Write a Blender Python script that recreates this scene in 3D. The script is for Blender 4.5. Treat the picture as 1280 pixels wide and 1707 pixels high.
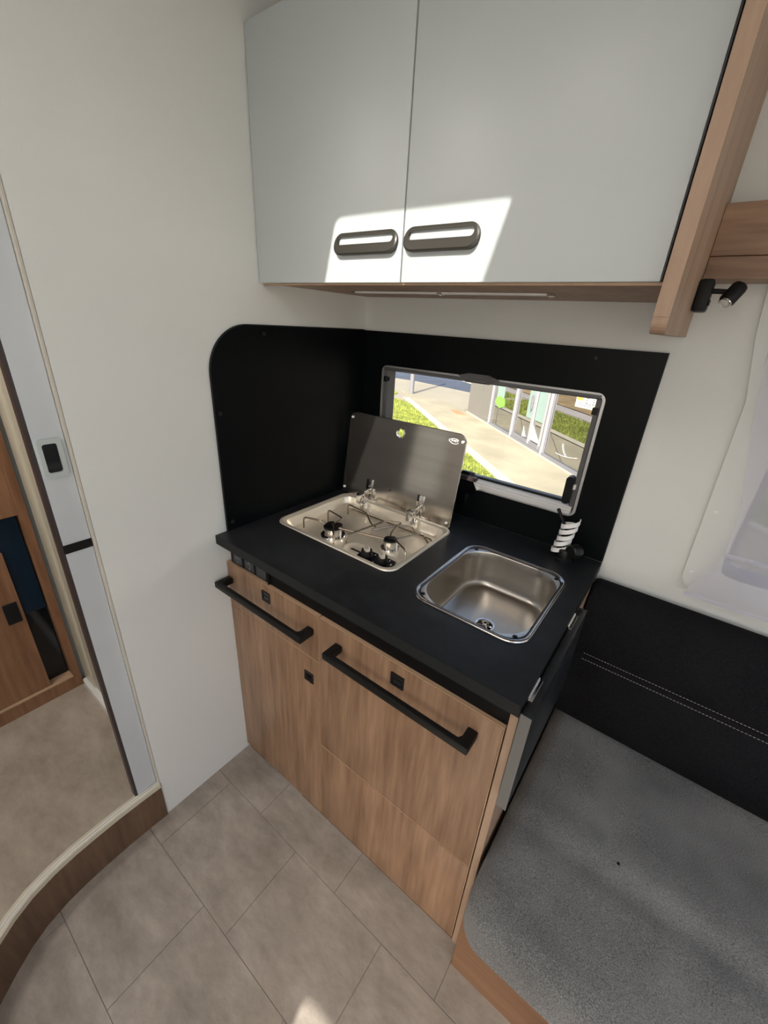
import bpy, bmesh, math, random
from mathutils import Vector, Matrix, noise
from mathutils.geometry import tessellate_polygon
for o in list(bpy.data.objects): bpy.data.objects.remove(o)
S = bpy.context.scene
COL = S.collection
PI = math.pi

# ------------------------------------------------------------------ camera
cd = bpy.data.cameras.new('camera'); cam = bpy.data.objects.new('camera', cd); COL.objects.link(cam)
S.camera = cam
cd.sensor_fit = 'HORIZONTAL'; cd.sensor_width = 36.0; cd.lens = 36.0 * 689.03 / 1280.0
cd.clip_start = 0.02; cd.clip_end = 500
def cam_matrix(loc, yaw, pitch, roll):
    cy, sy, cp, sp = math.cos(yaw), math.sin(yaw), math.cos(pitch), math.sin(pitch)
    f = Vector((-sy * cp, cy * cp, sp)); r = Vector((cy, sy, 0)); u = r.cross(f)
    cr, sr = math.cos(roll), math.sin(roll)
    R, U = cr * r + sr * u, -sr * r + cr * u
    m = Matrix((R, U, -f)).transposed().to_4x4(); m.translation = loc
    return m
cam.matrix_world = cam_matrix(Vector((0.9728, -1.1738, 1.4646)), 0.6254, -0.4271, 0.0632)

# ------------------------------------------------------------------ sky, sun, exposure
EXPOSURE = 0.18
SUN_DIR = Vector((-0.19, 1.0, -0.70)).normalized()      # the way the light travels
W = bpy.data.worlds.new('sky'); S.world = W; W.use_nodes = True
nt = W.node_tree; nt.nodes.clear()
sky = nt.nodes.new('ShaderNodeTexSky'); sky.sky_type = 'NISHITA'; sky.sun_disc = False
sky.sun_elevation = math.asin(-SUN_DIR.z); sky.sun_rotation = math.atan2(-SUN_DIR.x, -SUN_DIR.y)
sky.air_density = 1.0; sky.dust_density = 4.0; sky.ozone_density = 1.0
bg = nt.nodes.new('ShaderNodeBackground'); bg.inputs['Strength'].default_value = 0.32
out = nt.nodes.new('ShaderNodeOutputWorld')
hs = nt.nodes.new('ShaderNodeHueSaturation'); hs.inputs['Saturation'].default_value = 0.75; nt.links.new(sky.outputs[0], hs.inputs['Color']); nt.links.new(hs.outputs[0], bg.inputs[0]); nt.links.new(bg.outputs[0], out.inputs[0])
sd = bpy.data.lights.new('sun', 'SUN'); sun = bpy.data.objects.new('sun', sd); COL.objects.link(sun)
sd.energy = 6.9; sd.angle = math.radians(0.53); sd.color = (1.0, 0.95, 0.86)
sun.rotation_euler = SUN_DIR.to_track_quat('-Z', 'Y').to_euler(); sun.location = (1.5, -6, 5)
S.view_settings.view_transform = 'Standard'; S.view_settings.look = 'None'
S.view_settings.exposure = EXPOSURE; S.view_settings.gamma = 1.0
S.view_settings.use_curve_mapping = False
S.cycles.max_bounces = 10; S.cycles.diffuse_bounces = 6; S.cycles.glossy_bounces = 6
S.cycles.transparent_max_bounces = 16; S.cycles.transmission_bounces = 8
S.cycles.sample_clamp_indirect = 60.0; S.cycles.use_denoising = True; S.cycles.blur_glossy = 0.0; S.cycles.caustics_reflective = True
# added fill lights out of view (their added housings are built further down)
def area(name, loc, size, power, color=(1, 1, 1), rot=(0, 0, 0), sy=None, portal=False):
    l = bpy.data.lights.new(name, 'AREA'); o = bpy.data.objects.new(name, l); COL.objects.link(o)
    l.size = size; l.energy = power; l.color = color
    if sy: l.shape = 'RECTANGLE'; l.size_y = sy
    o.location = loc; o.rotation_euler = rot
    if portal: l.cycles.is_portal = True
    return o
area('fill_light', (-0.32, -1.55, 2.128), 0.24, 6.5, (1.0, 0.96, 0.90), (0, 0, 0), 0.5)
area('fill_light', (1.05, -1.98, 2.128), 0.6, 2.5, (1.0, 0.98, 0.95), (0, 0, 0), 0.22)
# skylight through the windscreen opening and the openings of the far side
area('windscreen_portal', (2.62, -1.1, 1.375), 1.25, 1, rot=(0, PI / 2, 0), sy=1.96, portal=True)
area('rooflight_portal', (0.59, -1.51, 2.20), 0.40, 1, rot=(0, 0, 0), sy=0.8, portal=True)
area('doorway_portal', (1.14, -2.24, 0.40), 0.55, 1, rot=(PI / 2, 0, 0), sy=0.95, portal=True)

# ------------------------------------------------------------------ materials
def newmat(name):
    m = bpy.data.materials.new(name); m.use_nodes = True
    n = m.node_tree; b = n.nodes['Principled BSDF']
    return m, n, b
def P(name, col, rough=0.5, metal=0.0, spec=0.5, var=0.0, vscale=8.0, bump=0.0, bscale=200.0, aniso=None, coat=0.0, stretch=(1, 1, 1)):
    m, n, b = newmat(name)
    b.inputs['Base Color'].default_value = (*col, 1); b.inputs['Roughness'].default_value = rough
    b.inputs['Metallic'].default_value = metal; b.inputs['Specular IOR Level'].default_value = spec
    b.inputs['Coat Weight'].default_value = coat
    tc = n.nodes.new('ShaderNodeTexCoord'); mp = n.nodes.new('ShaderNodeMapping')
    mp.inputs['Scale'].default_value = stretch
    n.links.new(tc.outputs['Object'], mp.inputs[0])
    if var:
        nz = n.nodes.new('ShaderNodeTexNoise'); nz.inputs['Scale'].default_value = vscale; nz.inputs['Detail'].default_value = 6
        n.links.new(mp.outputs[0], nz.inputs['Vector'])
        r = n.nodes.new('ShaderNodeValToRGB'); r.color_ramp.elements[0].position = 0.3; r.color_ramp.elements[1].position = 0.7
        r.color_ramp.elements[0].color = (*[max(0, c * (1 - var)) for c in col], 1)
        r.color_ramp.elements[1].color = (*[min(1, c * (1 + var)) for c in col], 1)
        n.links.new(nz.outputs['Fac'], r.inputs[0]); n.links.new(r.outputs[0], b.inputs['Base Color'])
    if bump:
        nb = n.nodes.new('ShaderNodeTexNoise'); nb.inputs['Scale'].default_value = bscale; nb.inputs['Detail'].default_value = 3
        n.links.new(mp.outputs[0], nb.inputs['Vector'])
        bp = n.nodes.new('ShaderNodeBump'); bp.inputs['Strength'].default_value = bump; bp.inputs['Distance'].default_value = 0.002
        n.links.new(nb.outputs['Fac'], bp.inputs['Height']); n.links.new(bp.outputs[0], b.inputs['Normal'])
    return m
def wood(name, dark, light, stretch, rough=0.42):
    m, n, b = newmat(name)
    tc = n.nodes.new('ShaderNodeTexCoord'); mp = n.nodes.new('ShaderNodeMapping'); mp.inputs['Scale'].default_value = stretch
    n.links.new(tc.outputs['Object'], mp.inputs[0])
    a = n.nodes.new('ShaderNodeTexNoise'); a.inputs['Scale'].default_value = 1.0; a.inputs['Detail'].default_value = 8; a.inputs['Roughness'].default_value = 0.62; a.inputs['Distortion'].default_value = 0.35
    n.links.new(mp.outputs[0], a.inputs['Vector'])
    f = n.nodes.new('ShaderNodeTexNoise'); f.inputs['Scale'].default_value = 5.5; f.inputs['Detail'].default_value = 5
    n.links.new(mp.outputs[0], f.inputs['Vector'])
    mx = n.nodes.new('ShaderNodeMath'); mx.operation = 'MULTIPLY_ADD'; mx.inputs[1].default_value = 0.45
    n.links.new(f.outputs['Fac'], mx.inputs[0])
    m2 = n.nodes.new('ShaderNodeMath'); m2.operation = 'MULTIPLY'; m2.inputs[1].default_value = 0.62
    n.links.new(a.outputs['Fac'], m2.inputs[0]); n.links.new(m2.outputs[0], mx.inputs[2])
    r = n.nodes.new('ShaderNodeValToRGB'); e = r.color_ramp.elements
    e[0].position = 0.36; e[0].color = (*dark, 1); e[1].position = 0.70; e[1].color = (*light, 1)
    n.links.new(mx.outputs[0], r.inputs[0]); n.links.new(r.outputs[0], b.inputs['Base Color'])
    b.inputs['Roughness'].default_value = rough; b.inputs['Specular IOR Level'].default_value = 0.4
    bp = n.nodes.new('ShaderNodeBump'); bp.inputs['Strength'].default_value = 0.12; bp.inputs['Distance'].default_value = 0.001
    n.links.new(f.outputs['Fac'], bp.inputs['Height']); n.links.new(bp.outputs[0], b.inputs['Normal'])
    return m
M = {}
WD, WL = (0.160, 0.086, 0.048), (0.375, 0.232, 0.145)
M['wood'] = wood('wood_upright_grain', WD, WL, (14, 14, 1.1))
M['wood_x'] = wood('wood_long_grain', WD, WL, (1.1, 14, 14))
M['wood_light'] = wood('wood_panel_edge', (0.27, 0.17, 0.115), (0.44, 0.31, 0.22), (10, 10, 1.0), 0.5)
M['wood_dark'] = wood('wood_bench', (0.15, 0.075, 0.04), (0.25, 0.135, 0.075), (1.2, 14, 14))
M['wood_far'] = wood('wood_far_cupboard', (0.17, 0.075, 0.035), (0.33, 0.17, 0.09), (14, 14, 1.2))
M['wood_edge'] = P('wood_edge_band', (0.50, 0.33, 0.21), 0.4)
M['riser'] = wood('wood_step', (0.10, 0.058, 0.034), (0.19, 0.115, 0.07), (14, 14, 1.5))
M['laminate'] = P('white_laminate', (0.47, 0.51, 0.52), 0.38, var=0.012, vscale=3, bump=0.03, bscale=300)
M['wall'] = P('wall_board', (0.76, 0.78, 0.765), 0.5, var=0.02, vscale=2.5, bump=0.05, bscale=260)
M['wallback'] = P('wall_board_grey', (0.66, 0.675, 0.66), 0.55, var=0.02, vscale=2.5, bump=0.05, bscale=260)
M['edge'] = P('wall_edge_band', (0.60, 0.57, 0.50), 0.5)
M['ceiling'] = P('ceiling_board', (0.64, 0.655, 0.64), 0.6)
M['silver'] = P('silver_door', (0.62, 0.66, 0.70), 0.32, 0.15, var=0.03, vscale=6)
M['black'] = P('black_worktop', (0.012, 0.0135, 0.016), 0.42, var=0.35, vscale=22, bump=0.15, bscale=500, spec=0.3)
M['splash'] = P('black_splash_board', (0.003, 0.004, 0.0045), 0.36, var=0.2, vscale=5, bump=0.04, bscale=700, spec=0.11)
M['blackedge'] = P('black_board_edge', (0.016, 0.018, 0.019), 0.5, spec=0.15)
M['plastic'] = P('black_plastic', (0.007, 0.007, 0.008), 0.32, spec=0.3, bump=0.05, bscale=900)
M['plastic_m'] = P('black_plastic_matt', (0.005, 0.005, 0.005), 0.5, spec=0.3, bump=0.05, bscale=900)
M['grip'] = P('anthracite_grip', (0.020, 0.0175, 0.013), 0.38)
M['flapedge'] = P('grey_edge_strip', (0.13, 0.13, 0.125), 0.4)
M['dgrey'] = P('dark_grey_plastic', (0.035, 0.038, 0.042), 0.4)
M['fascia'] = P('black_fascia', (0.003, 0.003, 0.0035), 0.5, spec=0.15)
M['steel'] = P('brushed_steel', (0.90, 0.84, 0.73), 0.33, 0.62, var=0.03, vscale=3, bump=0.02, bscale=60)
M['sinksteel'] = P('satin_steel', (0.47, 0.445, 0.41), 0.30, 1.0, var=0.05, vscale=6, bump=0.03, bscale=300)
M['chrome'] = P('chrome', (0.75, 0.74, 0.72), 0.10, 1.0)
M['rim'] = P('sink_rim_steel', (0.52, 0.51, 0.50), 0.20, 1.0)
M['wire'] = P('wire_steel', (0.30, 0.25, 0.20), 0.25, 1.0)
M['lid'] = P('dark_satin_lid', (0.49, 0.455, 0.415), 0.14, 0.97, var=0.12, vscale=1.2, stretch=(1, 1, 22))
M['aluminium'] = P('window_profile', (0.55, 0.55, 0.55), 0.35, 0.7)
M['greyprof'] = P('grey_window_profile', (0.10, 0.10, 0.105), 0.35)
M['white'] = P('white_plastic', (0.78, 0.77, 0.74), 0.35)
M['tape'] = P('white_wrap', (0.92, 0.92, 0.92), 0.4)
M['cream'] = P('cream_profile', (0.62, 0.58, 0.46), 0.35)
M['creamd'] = P('beige_frame', (0.55, 0.51, 0.41), 0.4)
M['shade'] = P('brown_gasket', (0.045, 0.032, 0.03), 0.4)
M['glossblack'] = P('black_glass', (0.003, 0.004, 0.006), 0.06)
M['blue'] = P('dark_blue_screen', (0.006, 0.018, 0.035), 0.10)
M['thread'] = P('pale_thread', (0.36, 0.35, 0.33), 0.7)
M['print'] = P('white_print', (0.45, 0.46, 0.47), 0.5)
M['winframe'] = P('blue_grey_window_frame', (0.20, 0.21, 0.25), 0.4)
M['plate'] = P('pale_grey_plate', (0.50, 0.56, 0.55), 0.3)
M['rail'] = P('rail_white', (0.62, 0.62, 0.62), 0.28)
def fabric(name, c0, c1, sc, bump=0.6, rough=0.95):
    m, n, b = newmat(name)
    tc = n.nodes.new('ShaderNodeTexCoord')
    a = n.nodes.new('ShaderNodeTexNoise'); a.inputs['Scale'].default_value = sc; a.inputs['Detail'].default_value = 4
    mp = n.nodes.new('ShaderNodeMapping'); mp.inputs['Scale'].default_value = (1, 2.4, 1.4); mp.inputs['Rotation'].default_value = (0, 0, 0.9)
    n.links.new(tc.outputs['Object'], mp.inputs[0]); n.links.new(mp.outputs[0], a.inputs['Vector'])
    c = n.nodes.new('ShaderNodeTexNoise'); c.inputs['Scale'].default_value = 6; c.inputs['Detail'].default_value = 3
    n.links.new(tc.outputs['Object'], c.inputs['Vector'])
    s = n.nodes.new('ShaderNodeMath'); s.operation = 'MULTIPLY_ADD'; s.inputs[1].default_value = 0.3
    n.links.new(c.outputs['Fac'], s.inputs[0])
    k = n.nodes.new('ShaderNodeMath'); k.operation = 'MULTIPLY'; k.inputs[1].default_value = 0.72
    n.links.new(a.outputs['Fac'], k.inputs[0]); n.links.new(k.outputs[0], s.inputs[2])
    r = n.nodes.new('ShaderNodeValToRGB'); e = r.color_ramp.elements
    e[0].position = 0.40; e[0].color = (*c0, 1); e[1].position = 0.62; e[1].color = (*c1, 1)
    n.links.new(s.outputs[0], r.inputs[0]); n.links.new(r.outputs[0], b.inputs['Base Color'])
    b.inputs['Roughness'].default_value = rough; b.inputs['Specular IOR Level'].default_value = 0.15
    b.inputs['Sheen Weight'].default_value = 0.15
    bp = n.nodes.new('ShaderNodeBump'); bp.inputs['Strength'].default_value = bump; bp.inputs['Distance'].default_value = 0.0015
    n.links.new(a.outputs['Fac'], bp.inputs['Height']); n.links.new(bp.outputs[0], b.inputs['Normal'])
    return m
M['seat'] = fabric('grey_weave', (0.085, 0.088, 0.091), (0.265, 0.270, 0.270), 400, 0.5)
M['backrest'] = fabric('black_leatherette', (0.006, 0.006, 0.0075), (0.014, 0.014, 0.016), 260, 0.4, 0.8)
_b = M['backrest'].node_tree.nodes['Principled BSDF']; _b.inputs['Sheen Weight'].default_value = 0; _b.inputs['Specular IOR Level'].default_value = 0.06
def stone(name, cols, rough=0.5):
    m, n, b = newmat(name)
    tc = n.nodes.new('ShaderNodeTexCoord'); mp = n.nodes.new('ShaderNodeMapping'); mp.inputs['Rotation'].default_value = (0, 0, -0.5); mp.inputs['Scale'].default_value = (1.0, 2.0, 1)
    n.links.new(tc.outputs['Object'], mp.inputs[0])
    a = n.nodes.new('ShaderNodeTexNoise'); a.inputs['Scale'].default_value = 5.5; a.inputs['Detail'].default_value = 10; a.inputs['Roughness'].default_value = 0.72; a.inputs['Distortion'].default_value = 0.12
    n.links.new(mp.outputs[0], a.inputs['Vector'])
    r = n.nodes.new('ShaderNodeValToRGB'); e = r.color_ramp.elements
    e[0].position = 0.33; e[0].color = (*cols[0], 1); e[1].position = 0.72; e[1].color = (*cols[2], 1)
    x = e.new(0.52); x.color = (*cols[1], 1)
    n.links.new(a.outputs['Fac'], r.inputs[0]); n.links.new(r.outputs[0], b.inputs['Base Color'])
    b.inputs['Roughness'].default_value = rough; b.inputs['Specular IOR Level'].default_value = 0.35
    f = n.nodes.new('ShaderNodeTexNoise'); f.inputs['Scale'].default_value = 120; f.inputs['Detail'].default_value = 4
    n.links.new(mp.outputs[0], f.inputs['Vector'])
    bp = n.nodes.new('ShaderNodeBump'); bp.inputs['Strength'].default_value = 0.25; bp.inputs['Distance'].default_value = 0.001
    n.links.new(f.outputs['Fac'], bp.inputs['Height']); n.links.new(bp.outputs[0], b.inputs['Normal'])
    return m
SC = [(0.24, 0.208, 0.178), (0.345, 0.303, 0.262), (0.46, 0.41, 0.36)]
M['tile'] = stone('grey_stone_vinyl', SC)
M['joint'] = P('tile_joint', (0.25, 0.225, 0.195), 0.7)
M['stepfloor'] = stone('beige_stone_vinyl', [(0.29, 0.245, 0.195), (0.39, 0.335, 0.27), (0.49, 0.43, 0.355)])
def glassy(name, tint, fac_rough=0.0, mirror=0.06, tinted=True):
    m = bpy.data.materials.new(name); m.use_nodes = True; n = m.node_tree; n.nodes.clear()
    t = n.nodes.new('ShaderNodeBsdfTransparent'); t.inputs[0].default_value = (*tint, 1)
    g = n.nodes.new('ShaderNodeBsdfGlossy'); g.inputs['Roughness'].default_value = fac_rough
    lw = n.nodes.new('ShaderNodeLayerWeight'); lw.inputs[0].default_value = 0.5
    fr = n.nodes.new('ShaderNodeMath'); fr.operation = 'POWER'; fr.inputs[1].default_value = 5.0      # Schlick, the same from both sides
    n.links.new(lw.outputs['Facing'], fr.inputs[0])
    ad = n.nodes.new('ShaderNodeMath'); ad.operation = 'MULTIPLY_ADD'; ad.inputs[1].default_value = 0.9; ad.inputs[2].default_value = 0.02 + mirror; ad.use_clamp = True
    mx = n.nodes.new('ShaderNodeMixShader'); o = n.nodes.new('ShaderNodeOutputMaterial')
    n.links.new(fr.outputs[0], ad.inputs[0]); n.links.new(ad.outputs[0], mx.inputs[0])
    n.links.new(t.outputs[0], mx.inputs[1]); n.links.new(g.outputs[0], mx.inputs[2]); n.links.new(mx.outputs[0], o.inputs[0])
    return m
M['pane'] = glassy('acrylic_pane', (0.96, 0.96, 0.95), 0.0, 0.0)
M['shopglass'] = glassy('shop_glass', (0.35, 0.38, 0.38), 0.0, 0.52)
def sheer(name, col, see):
    m = bpy.data.materials.new(name); m.use_nodes = True; n = m.node_tree; n.nodes.clear()
    t = n.nodes.new('ShaderNodeBsdfTransparent'); d = n.nodes.new('ShaderNodeBsdfDiffuse'); d.inputs[0].default_value = (*col, 1)
    l = n.nodes.new('ShaderNodeBsdfTranslucent'); l.inputs[0].default_value = (*col, 1)
    a = n.nodes.new('ShaderNodeMixShader'); a.inputs[0].default_value = 0.5
    mx = n.nodes.new('ShaderNodeMixShader'); mx.inputs[0].default_value = see; o = n.nodes.new('ShaderNodeOutputMaterial')
    n.links.new(d.outputs[0], a.inputs[1]); n.links.new(l.outputs[0], a.inputs[2])
    n.links.new(a.outputs[0], mx.inputs[1]); n.links.new(t.outputs[0], mx.inputs[2]); n.links.new(mx.outputs[0], o.inputs[0])
    return m
M['sheer'] = sheer('sheer_curtain', (0.74, 0.74, 0.82), 0.42)
M['blind'] = sheer('pleated_blind', (0.85, 0.86, 0.86), 0.0)
M['concrete'] = P('pale_concrete', (0.35, 0.315, 0.225), 0.85, var=0.16, vscale=1.3, bump=0.2, bscale=40)
M['kerb'] = P('kerb_stone', (0.50, 0.46, 0.37), 0.85, var=0.08, vscale=3)
M['crossing'] = P('light_paving', (0.34, 0.305, 0.235), 0.85, var=0.08, vscale=0.8)
M['asphalt'] = P('shaded_asphalt', (0.065, 0.08, 0.115), 0.9, var=0.2, vscale=1.0)  # dark bluish cast of asphalt in shade is put into the colour
M['roadgrey'] = P('light_grey_road', (0.40, 0.37, 0.35), 0.9, var=0.1, vscale=1.0)
M['ground'] = P('dry_ground', (0.30, 0.26, 0.21), 0.95, var=0.2, vscale=0.6)
M['field'] = P('brown_field', (0.30, 0.21, 0.10), 0.95, var=0.35, vscale=1.5)
M['grass'] = P('grass', (0.17, 0.21, 0.035), 0.9, var=0.4, vscale=9, bump=0.6, bscale=30)
M['grassb'] = P('grass_blades', (0.27, 0.31, 0.06), 0.8, var=0.4, vscale=4)
M['lightclad'] = P('grey_cladding', (0.19, 0.18, 0.16), 0.7, var=0.03, vscale=1)
M['mullion'] = P('pale_mullion', (0.36, 0.36, 0.38), 0.5)
M['mulliond'] = P('grey_mullion', (0.20, 0.20, 0.22), 0.5)
M['paper'] = P('pale_blue_plain', (0.27, 0.37, 0.34), 0.6)
M['paperw'] = P('white_paper', (0.66, 0.70, 0.70), 0.6)
M['orange'] = P('orange_print', (0.85, 0.42, 0.10), 0.6)
M['yellow'] = P('yellow_print', (0.80, 0.85, 0.02), 0.6)
M['green'] = P('green_print', (0.22, 0.55, 0.08), 0.6)
M['terracotta'] = P('terracotta_mat', (0.50, 0.22, 0.11), 0.9)
M['inside'] = P('shop_inside', (0.34, 0.33, 0.30), 0.9)
M['outer'] = P('vehicle_skin', (0.75, 0.75, 0.75), 0.3)
M['diffuser'] = P('lamp_diffuser', (0.80, 0.80, 0.78), 0.3)

# ------------------------------------------------------------------ building helpers
ORG = {}
def link(o, parent=None):
    COL.objects.link(o)
    if parent: o.parent = parent
    return o
def obj(name, bm, mat, parent=None, smooth=False, kind=None, label=None, mats=None, origin=None, recalc=True):
    """link a bmesh built in world coordinates as one mesh object"""
    if recalc: bmesh.ops.recalc_face_normals(bm, faces=bm.faces)
    og = ORG[parent] if parent else (Vector(origin) if origin else Vector((0, 0, 0)))
    for v in bm.verts: v.co -= og
    me = bpy.data.meshes.new(name); bm.to_mesh(me); bm.free()
    for m in (mats or [mat]): me.materials.append(m)
    if smooth:
        me.polygons.foreach_set('use_smooth', [True] * len(me.polygons))
        me.set_sharp_from_angle(angle=math.radians(38))
    o = bpy.data.objects.new(name, me); link(o, parent)
    if not parent: o.location = og
    ORG[o] = og
    if kind: o['kind'] = kind
    if label: o['label'] = label
    return o
def thing(name, label, cat, loc, group=None):
    o = bpy.data.objects.new(name, None); o.empty_display_size = 0.05; o.location = loc; link(o)
    ORG[o] = Vector(loc); o['label'] = label; o['category'] = cat
    if group: o['group'] = group
    return o
def tag(o, label, cat, group=None, kind=None):
    o['label'] = label; o['category'] = cat
    if group: o['group'] = group
    if kind: o['kind'] = kind
    return o
def box(x0, x1, y0, y1, z0, z1, bev=0.0, seg=2, bm=None):
    b = bm or bmesh.new()
    vs = [b.verts.new((x, y, z)) for x in (x0, x1) for y in (y0, y1) for z in (z0, z1)]
    fs = [(0, 1, 3, 2), (4, 6, 7, 5), (0, 4, 5, 1), (2, 3, 7, 6), (0, 2, 6, 4), (1, 5, 7, 3)]
    nf = [b.faces.new([vs[i] for i in f]) for f in fs]
    if bev:
        es = set(e for f in nf for e in f.edges)
        bmesh.ops.bevel(b, geom=list(es), offset=bev, segments=seg, affect='EDGES', profile=0.5)
    return b
def plate(outer, holes, ax, t0, t1, bm=None):
    """flat board with holes: outline in the two axes other than ax, from t0 to t1 along ax"""
    b = bm or bmesh.new()
    def p3(p, t): return {'x': (t, p[0], p[1]), 'y': (p[0], t, p[1]), 'z': (p[0], p[1], t)}[ax]
    loops = [outer] + list(holes)
    tris = tessellate_polygon([[Vector((p[0], p[1], 0)) for p in l] for l in loops])
    flat = [p for l in loops for p in l]
    A = [b.verts.new(p3(p, t0)) for p in flat]; B = [b.verts.new(p3(p, t1)) for p in flat]
    for t in tris:
        try: b.faces.new([A[i] for i in t]); b.faces.new([B[i] for i in t])
        except ValueError: pass
    k = 0
    for l in loops:
        n = len(l)
        for i in range(n):
            j = (i + 1) % n
            b.faces.new((A[k + i], A[k + j], B[k + j], B[k + i]))
        k += n
    return b
def rrect(x0, x1, y0, y1, r, n=6, rs=None):
    """rounded rectangle outline, counter-clockwise from the (x1, y0) corner; rs = radii for (x1y0, x1y1, x0y1, x0y0)"""
    rs = rs or (r, r, r, r); pts = []
    for (cx, cy, a0, rr) in ((x1, y0, -90, rs[0]), (x1, y1, 0, rs[1]), (x0, y1, 90, rs[2]), (x0, y0, 180, rs[3])):
        sx = -1 if cx == x1 else 1; sy = -1 if cy == y1 else 1
        for i in range(n + 1):
            a = math.radians(a0 + 90 * i / n)
            pts.append((cx + sx * rr + rr * math.cos(a), cy + sy * rr + rr * math.sin(a)))
    return pts
def loft(loops, closed=True, cap0=False, cap1=False, bm=None):
    b = bm or bmesh.new()
    L = [[b.verts.new(p) for p in l] for l in loops]
    n = len(L[0])
    for a, c in zip(L, L[1:]):
        for i in range(n if closed else n - 1):
            j = (i + 1) % n
            b.faces.new((a[i], a[j], c[j], c[i]))
    if cap0: b.faces.new(L[0])
    if cap1: b.faces.new(L[-1])
    return b
def lathe(prof, c, axis='z', n=32, bm=None, cap=True):
    loops = []
    for r, h in prof:
        l = []
        for i in range(n):
            a = 2 * PI * i / n; u, v = r * math.cos(a), r * math.sin(a)
            p = {'z': (u, v, h), 'y': (u, h, v), 'x': (h, u, v)}[axis]
            l.append((c[0] + p[0], c[1] + p[1], c[2] + p[2]))
        loops.append(l)
    return loft(loops, True, cap, cap, bm)
def tube(pts, r, n=10, bm=None, cap=True, closed=False, flat=None):
    """swept tube; flat=(a, b) sweeps an oval of those half sizes instead"""
    b = bm or bmesh.new(); P_ = [Vector(p) for p in pts]; m = len(P_); loops = []
    up = None
    for i, p in enumerate(P_):
        if closed: t = (P_[(i + 1) % m] - P_[i - 1]).normalized()
        else: t = (P_[min(i + 1, m - 1)] - P_[max(i - 1, 0)]).normalized()
        if up is None:
            up = t.orthogonal().normalized() if abs(t.z) > 0.95 else (Vector((0, 0, 1)) - t * t.z).normalized()
        else: up = (up - t * up.dot(t)).normalized()
        s = t.cross(up); ra, rb = flat or (r, r)
        loops.append([p + s * ra * math.cos(2 * PI * k / n) + up * rb * math.sin(2 * PI * k / n) for k in range(n)])
    L = [[b.verts.new(q) for q in l] for l in loops]
    for i in range(m if closed else m - 1):
        a, c = L[i], L[(i + 1) % m]
        for k in range(n):
            j = (k + 1) % n
            b.faces.new((a[k], a[j], c[j], c[k]))
    if cap and not closed: b.faces.new(L[0]); b.faces.new(L[-1])
    return b
def smoothpath(pts, r, n=5):
    """polyline with its corners rounded"""
    P_ = [Vector(p) for p in pts]; o = [P_[0]]
    for a, b, c in zip(P_, P_[1:], P_[2:]):
        d0 = min(r, (a - b).length * 0.45); d1 = min(r, (c - b).length * 0.45)
        s = b + (a - b).normalized() * d0; e = b + (c - b).normalized() * d1
        for k in range(n + 1):
            t = k / n; o.append((1 - t) ** 2 * s + 2 * t * (1 - t) * b + t * t * e)
    o.append(P_[-1]); return o
def struct(name, bm, mat, parent=None, **k):
    return obj(name, bm, mat, parent, kind='structure', **k)

# ------------------------------------------------------------------ the shell of the vehicle
RX0, RX1, RY0, CZ = -0.63, 2.6, -2.2, 2.15
# floor with its tiles (joints recessed between them)
fl = struct('floor', box(-0.02, RX1, RY0, 0.0, -0.05, -0.002), M['joint'])
def tile_row(y0, y1, xo, L=0.327):
    k = -2
    while xo + k * L < RX1:
        x0, x1 = max(-0.015, xo + k * L), min(RX1, xo + (k + 1) * L); k += 1
        if x1 - x0 < 0.02: continue
        g = 0.0006
        obj('tile', box(x0 + g, x1 - g, y0 + g, y1 - g, -0.0021, 0.0, 0.0004, 1), M['tile'], fl)
tile_row(-0.72, -0.48, 0.229); tile_row(-0.96, -0.72, 0.07); tile_row(-1.20, -0.96, 0.30)
for k in range(4): tile_row(max(RY0, -1.20 - 0.24 * (k + 1)), -1.20 - 0.24 * k, 0.05 + 0.16 * (k % 2))
tile_row(-0.48, -0.24, 0.07); tile_row(-0.24, -0.0, 0.229)
# raised floor on the left behind a curved step
EDGE = [(0.004, -0.905), (0.002, -0.96), (0.001, -1.02), (0.003, -1.08), (0.006, -1.13), (0.013, -1.18), (0.027, -1.23), (0.047, -1.27), (0.072, -1.305), (0.105, -1.345), (0.15, -1.39), (0.21, -1.44), (0.28, -1.48), (0.36, -1.50), (0.45, -1.51)]
def offs(line, d):
    o = []
    for i, p in enumerate(line):
        a = line[max(i - 1, 0)]; b = line[min(i + 1, len(line) - 1)]
        t = Vector((b[0] - a[0], b[1] - a[1])).normalized()
        o.append((p[0] + t.y * d, p[1] - t.x * d))
    return o
outer_ = offs(EDGE, 0.022)
def ribbon(a, b, z0, z1):
    return loft([[(p[0], p[1], z1) for p in a], [(p[0], p[1], z1) for p in b], [(p[0], p[1], z0) for p in b], [(p[0], p[1], z0) for p in a], [(p[0], p[1], z1) for p in a]], closed=False)
plat = [(p[0], p[1]) for p in outer_] + [(0.45, RY0), (RX0, RY0), (RX0, -0.005), (-0.035, -0.005), (-0.035, -0.905)]
struct('floor', plate(plat, [], 'z', 0.10, 0.150), M['stepfloor'])
struct('trim_1', ribbon(EDGE, offs(EDGE, 0.018), -0.001, 0.137), M['riser'], smooth=True)
t2 = struct('trim_2', ribbon(offs(EDGE, -0.002), outer_, 0.137, 0.1525), M['cream'], smooth=True)
for d in (0.004, 0.012):
    obj('ridge', tube([(p[0], p[1], 0.153) for p in offs(EDGE, d)], 0.0017, 6), M['white'], t2, smooth=True)
# partition on the left of the kitchen
struct('wall_partition', plate([(-0.903, -0.0), (0.0, -0.0), (0.0, CZ), (-0.903, CZ)], [], 'x', -0.030, 0.0), M['wall'])
struct('trim_3', box(-0.030, 0.0006, -0.9085, -0.9035, 0.0, CZ, 0.001), M['edge'])
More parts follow.
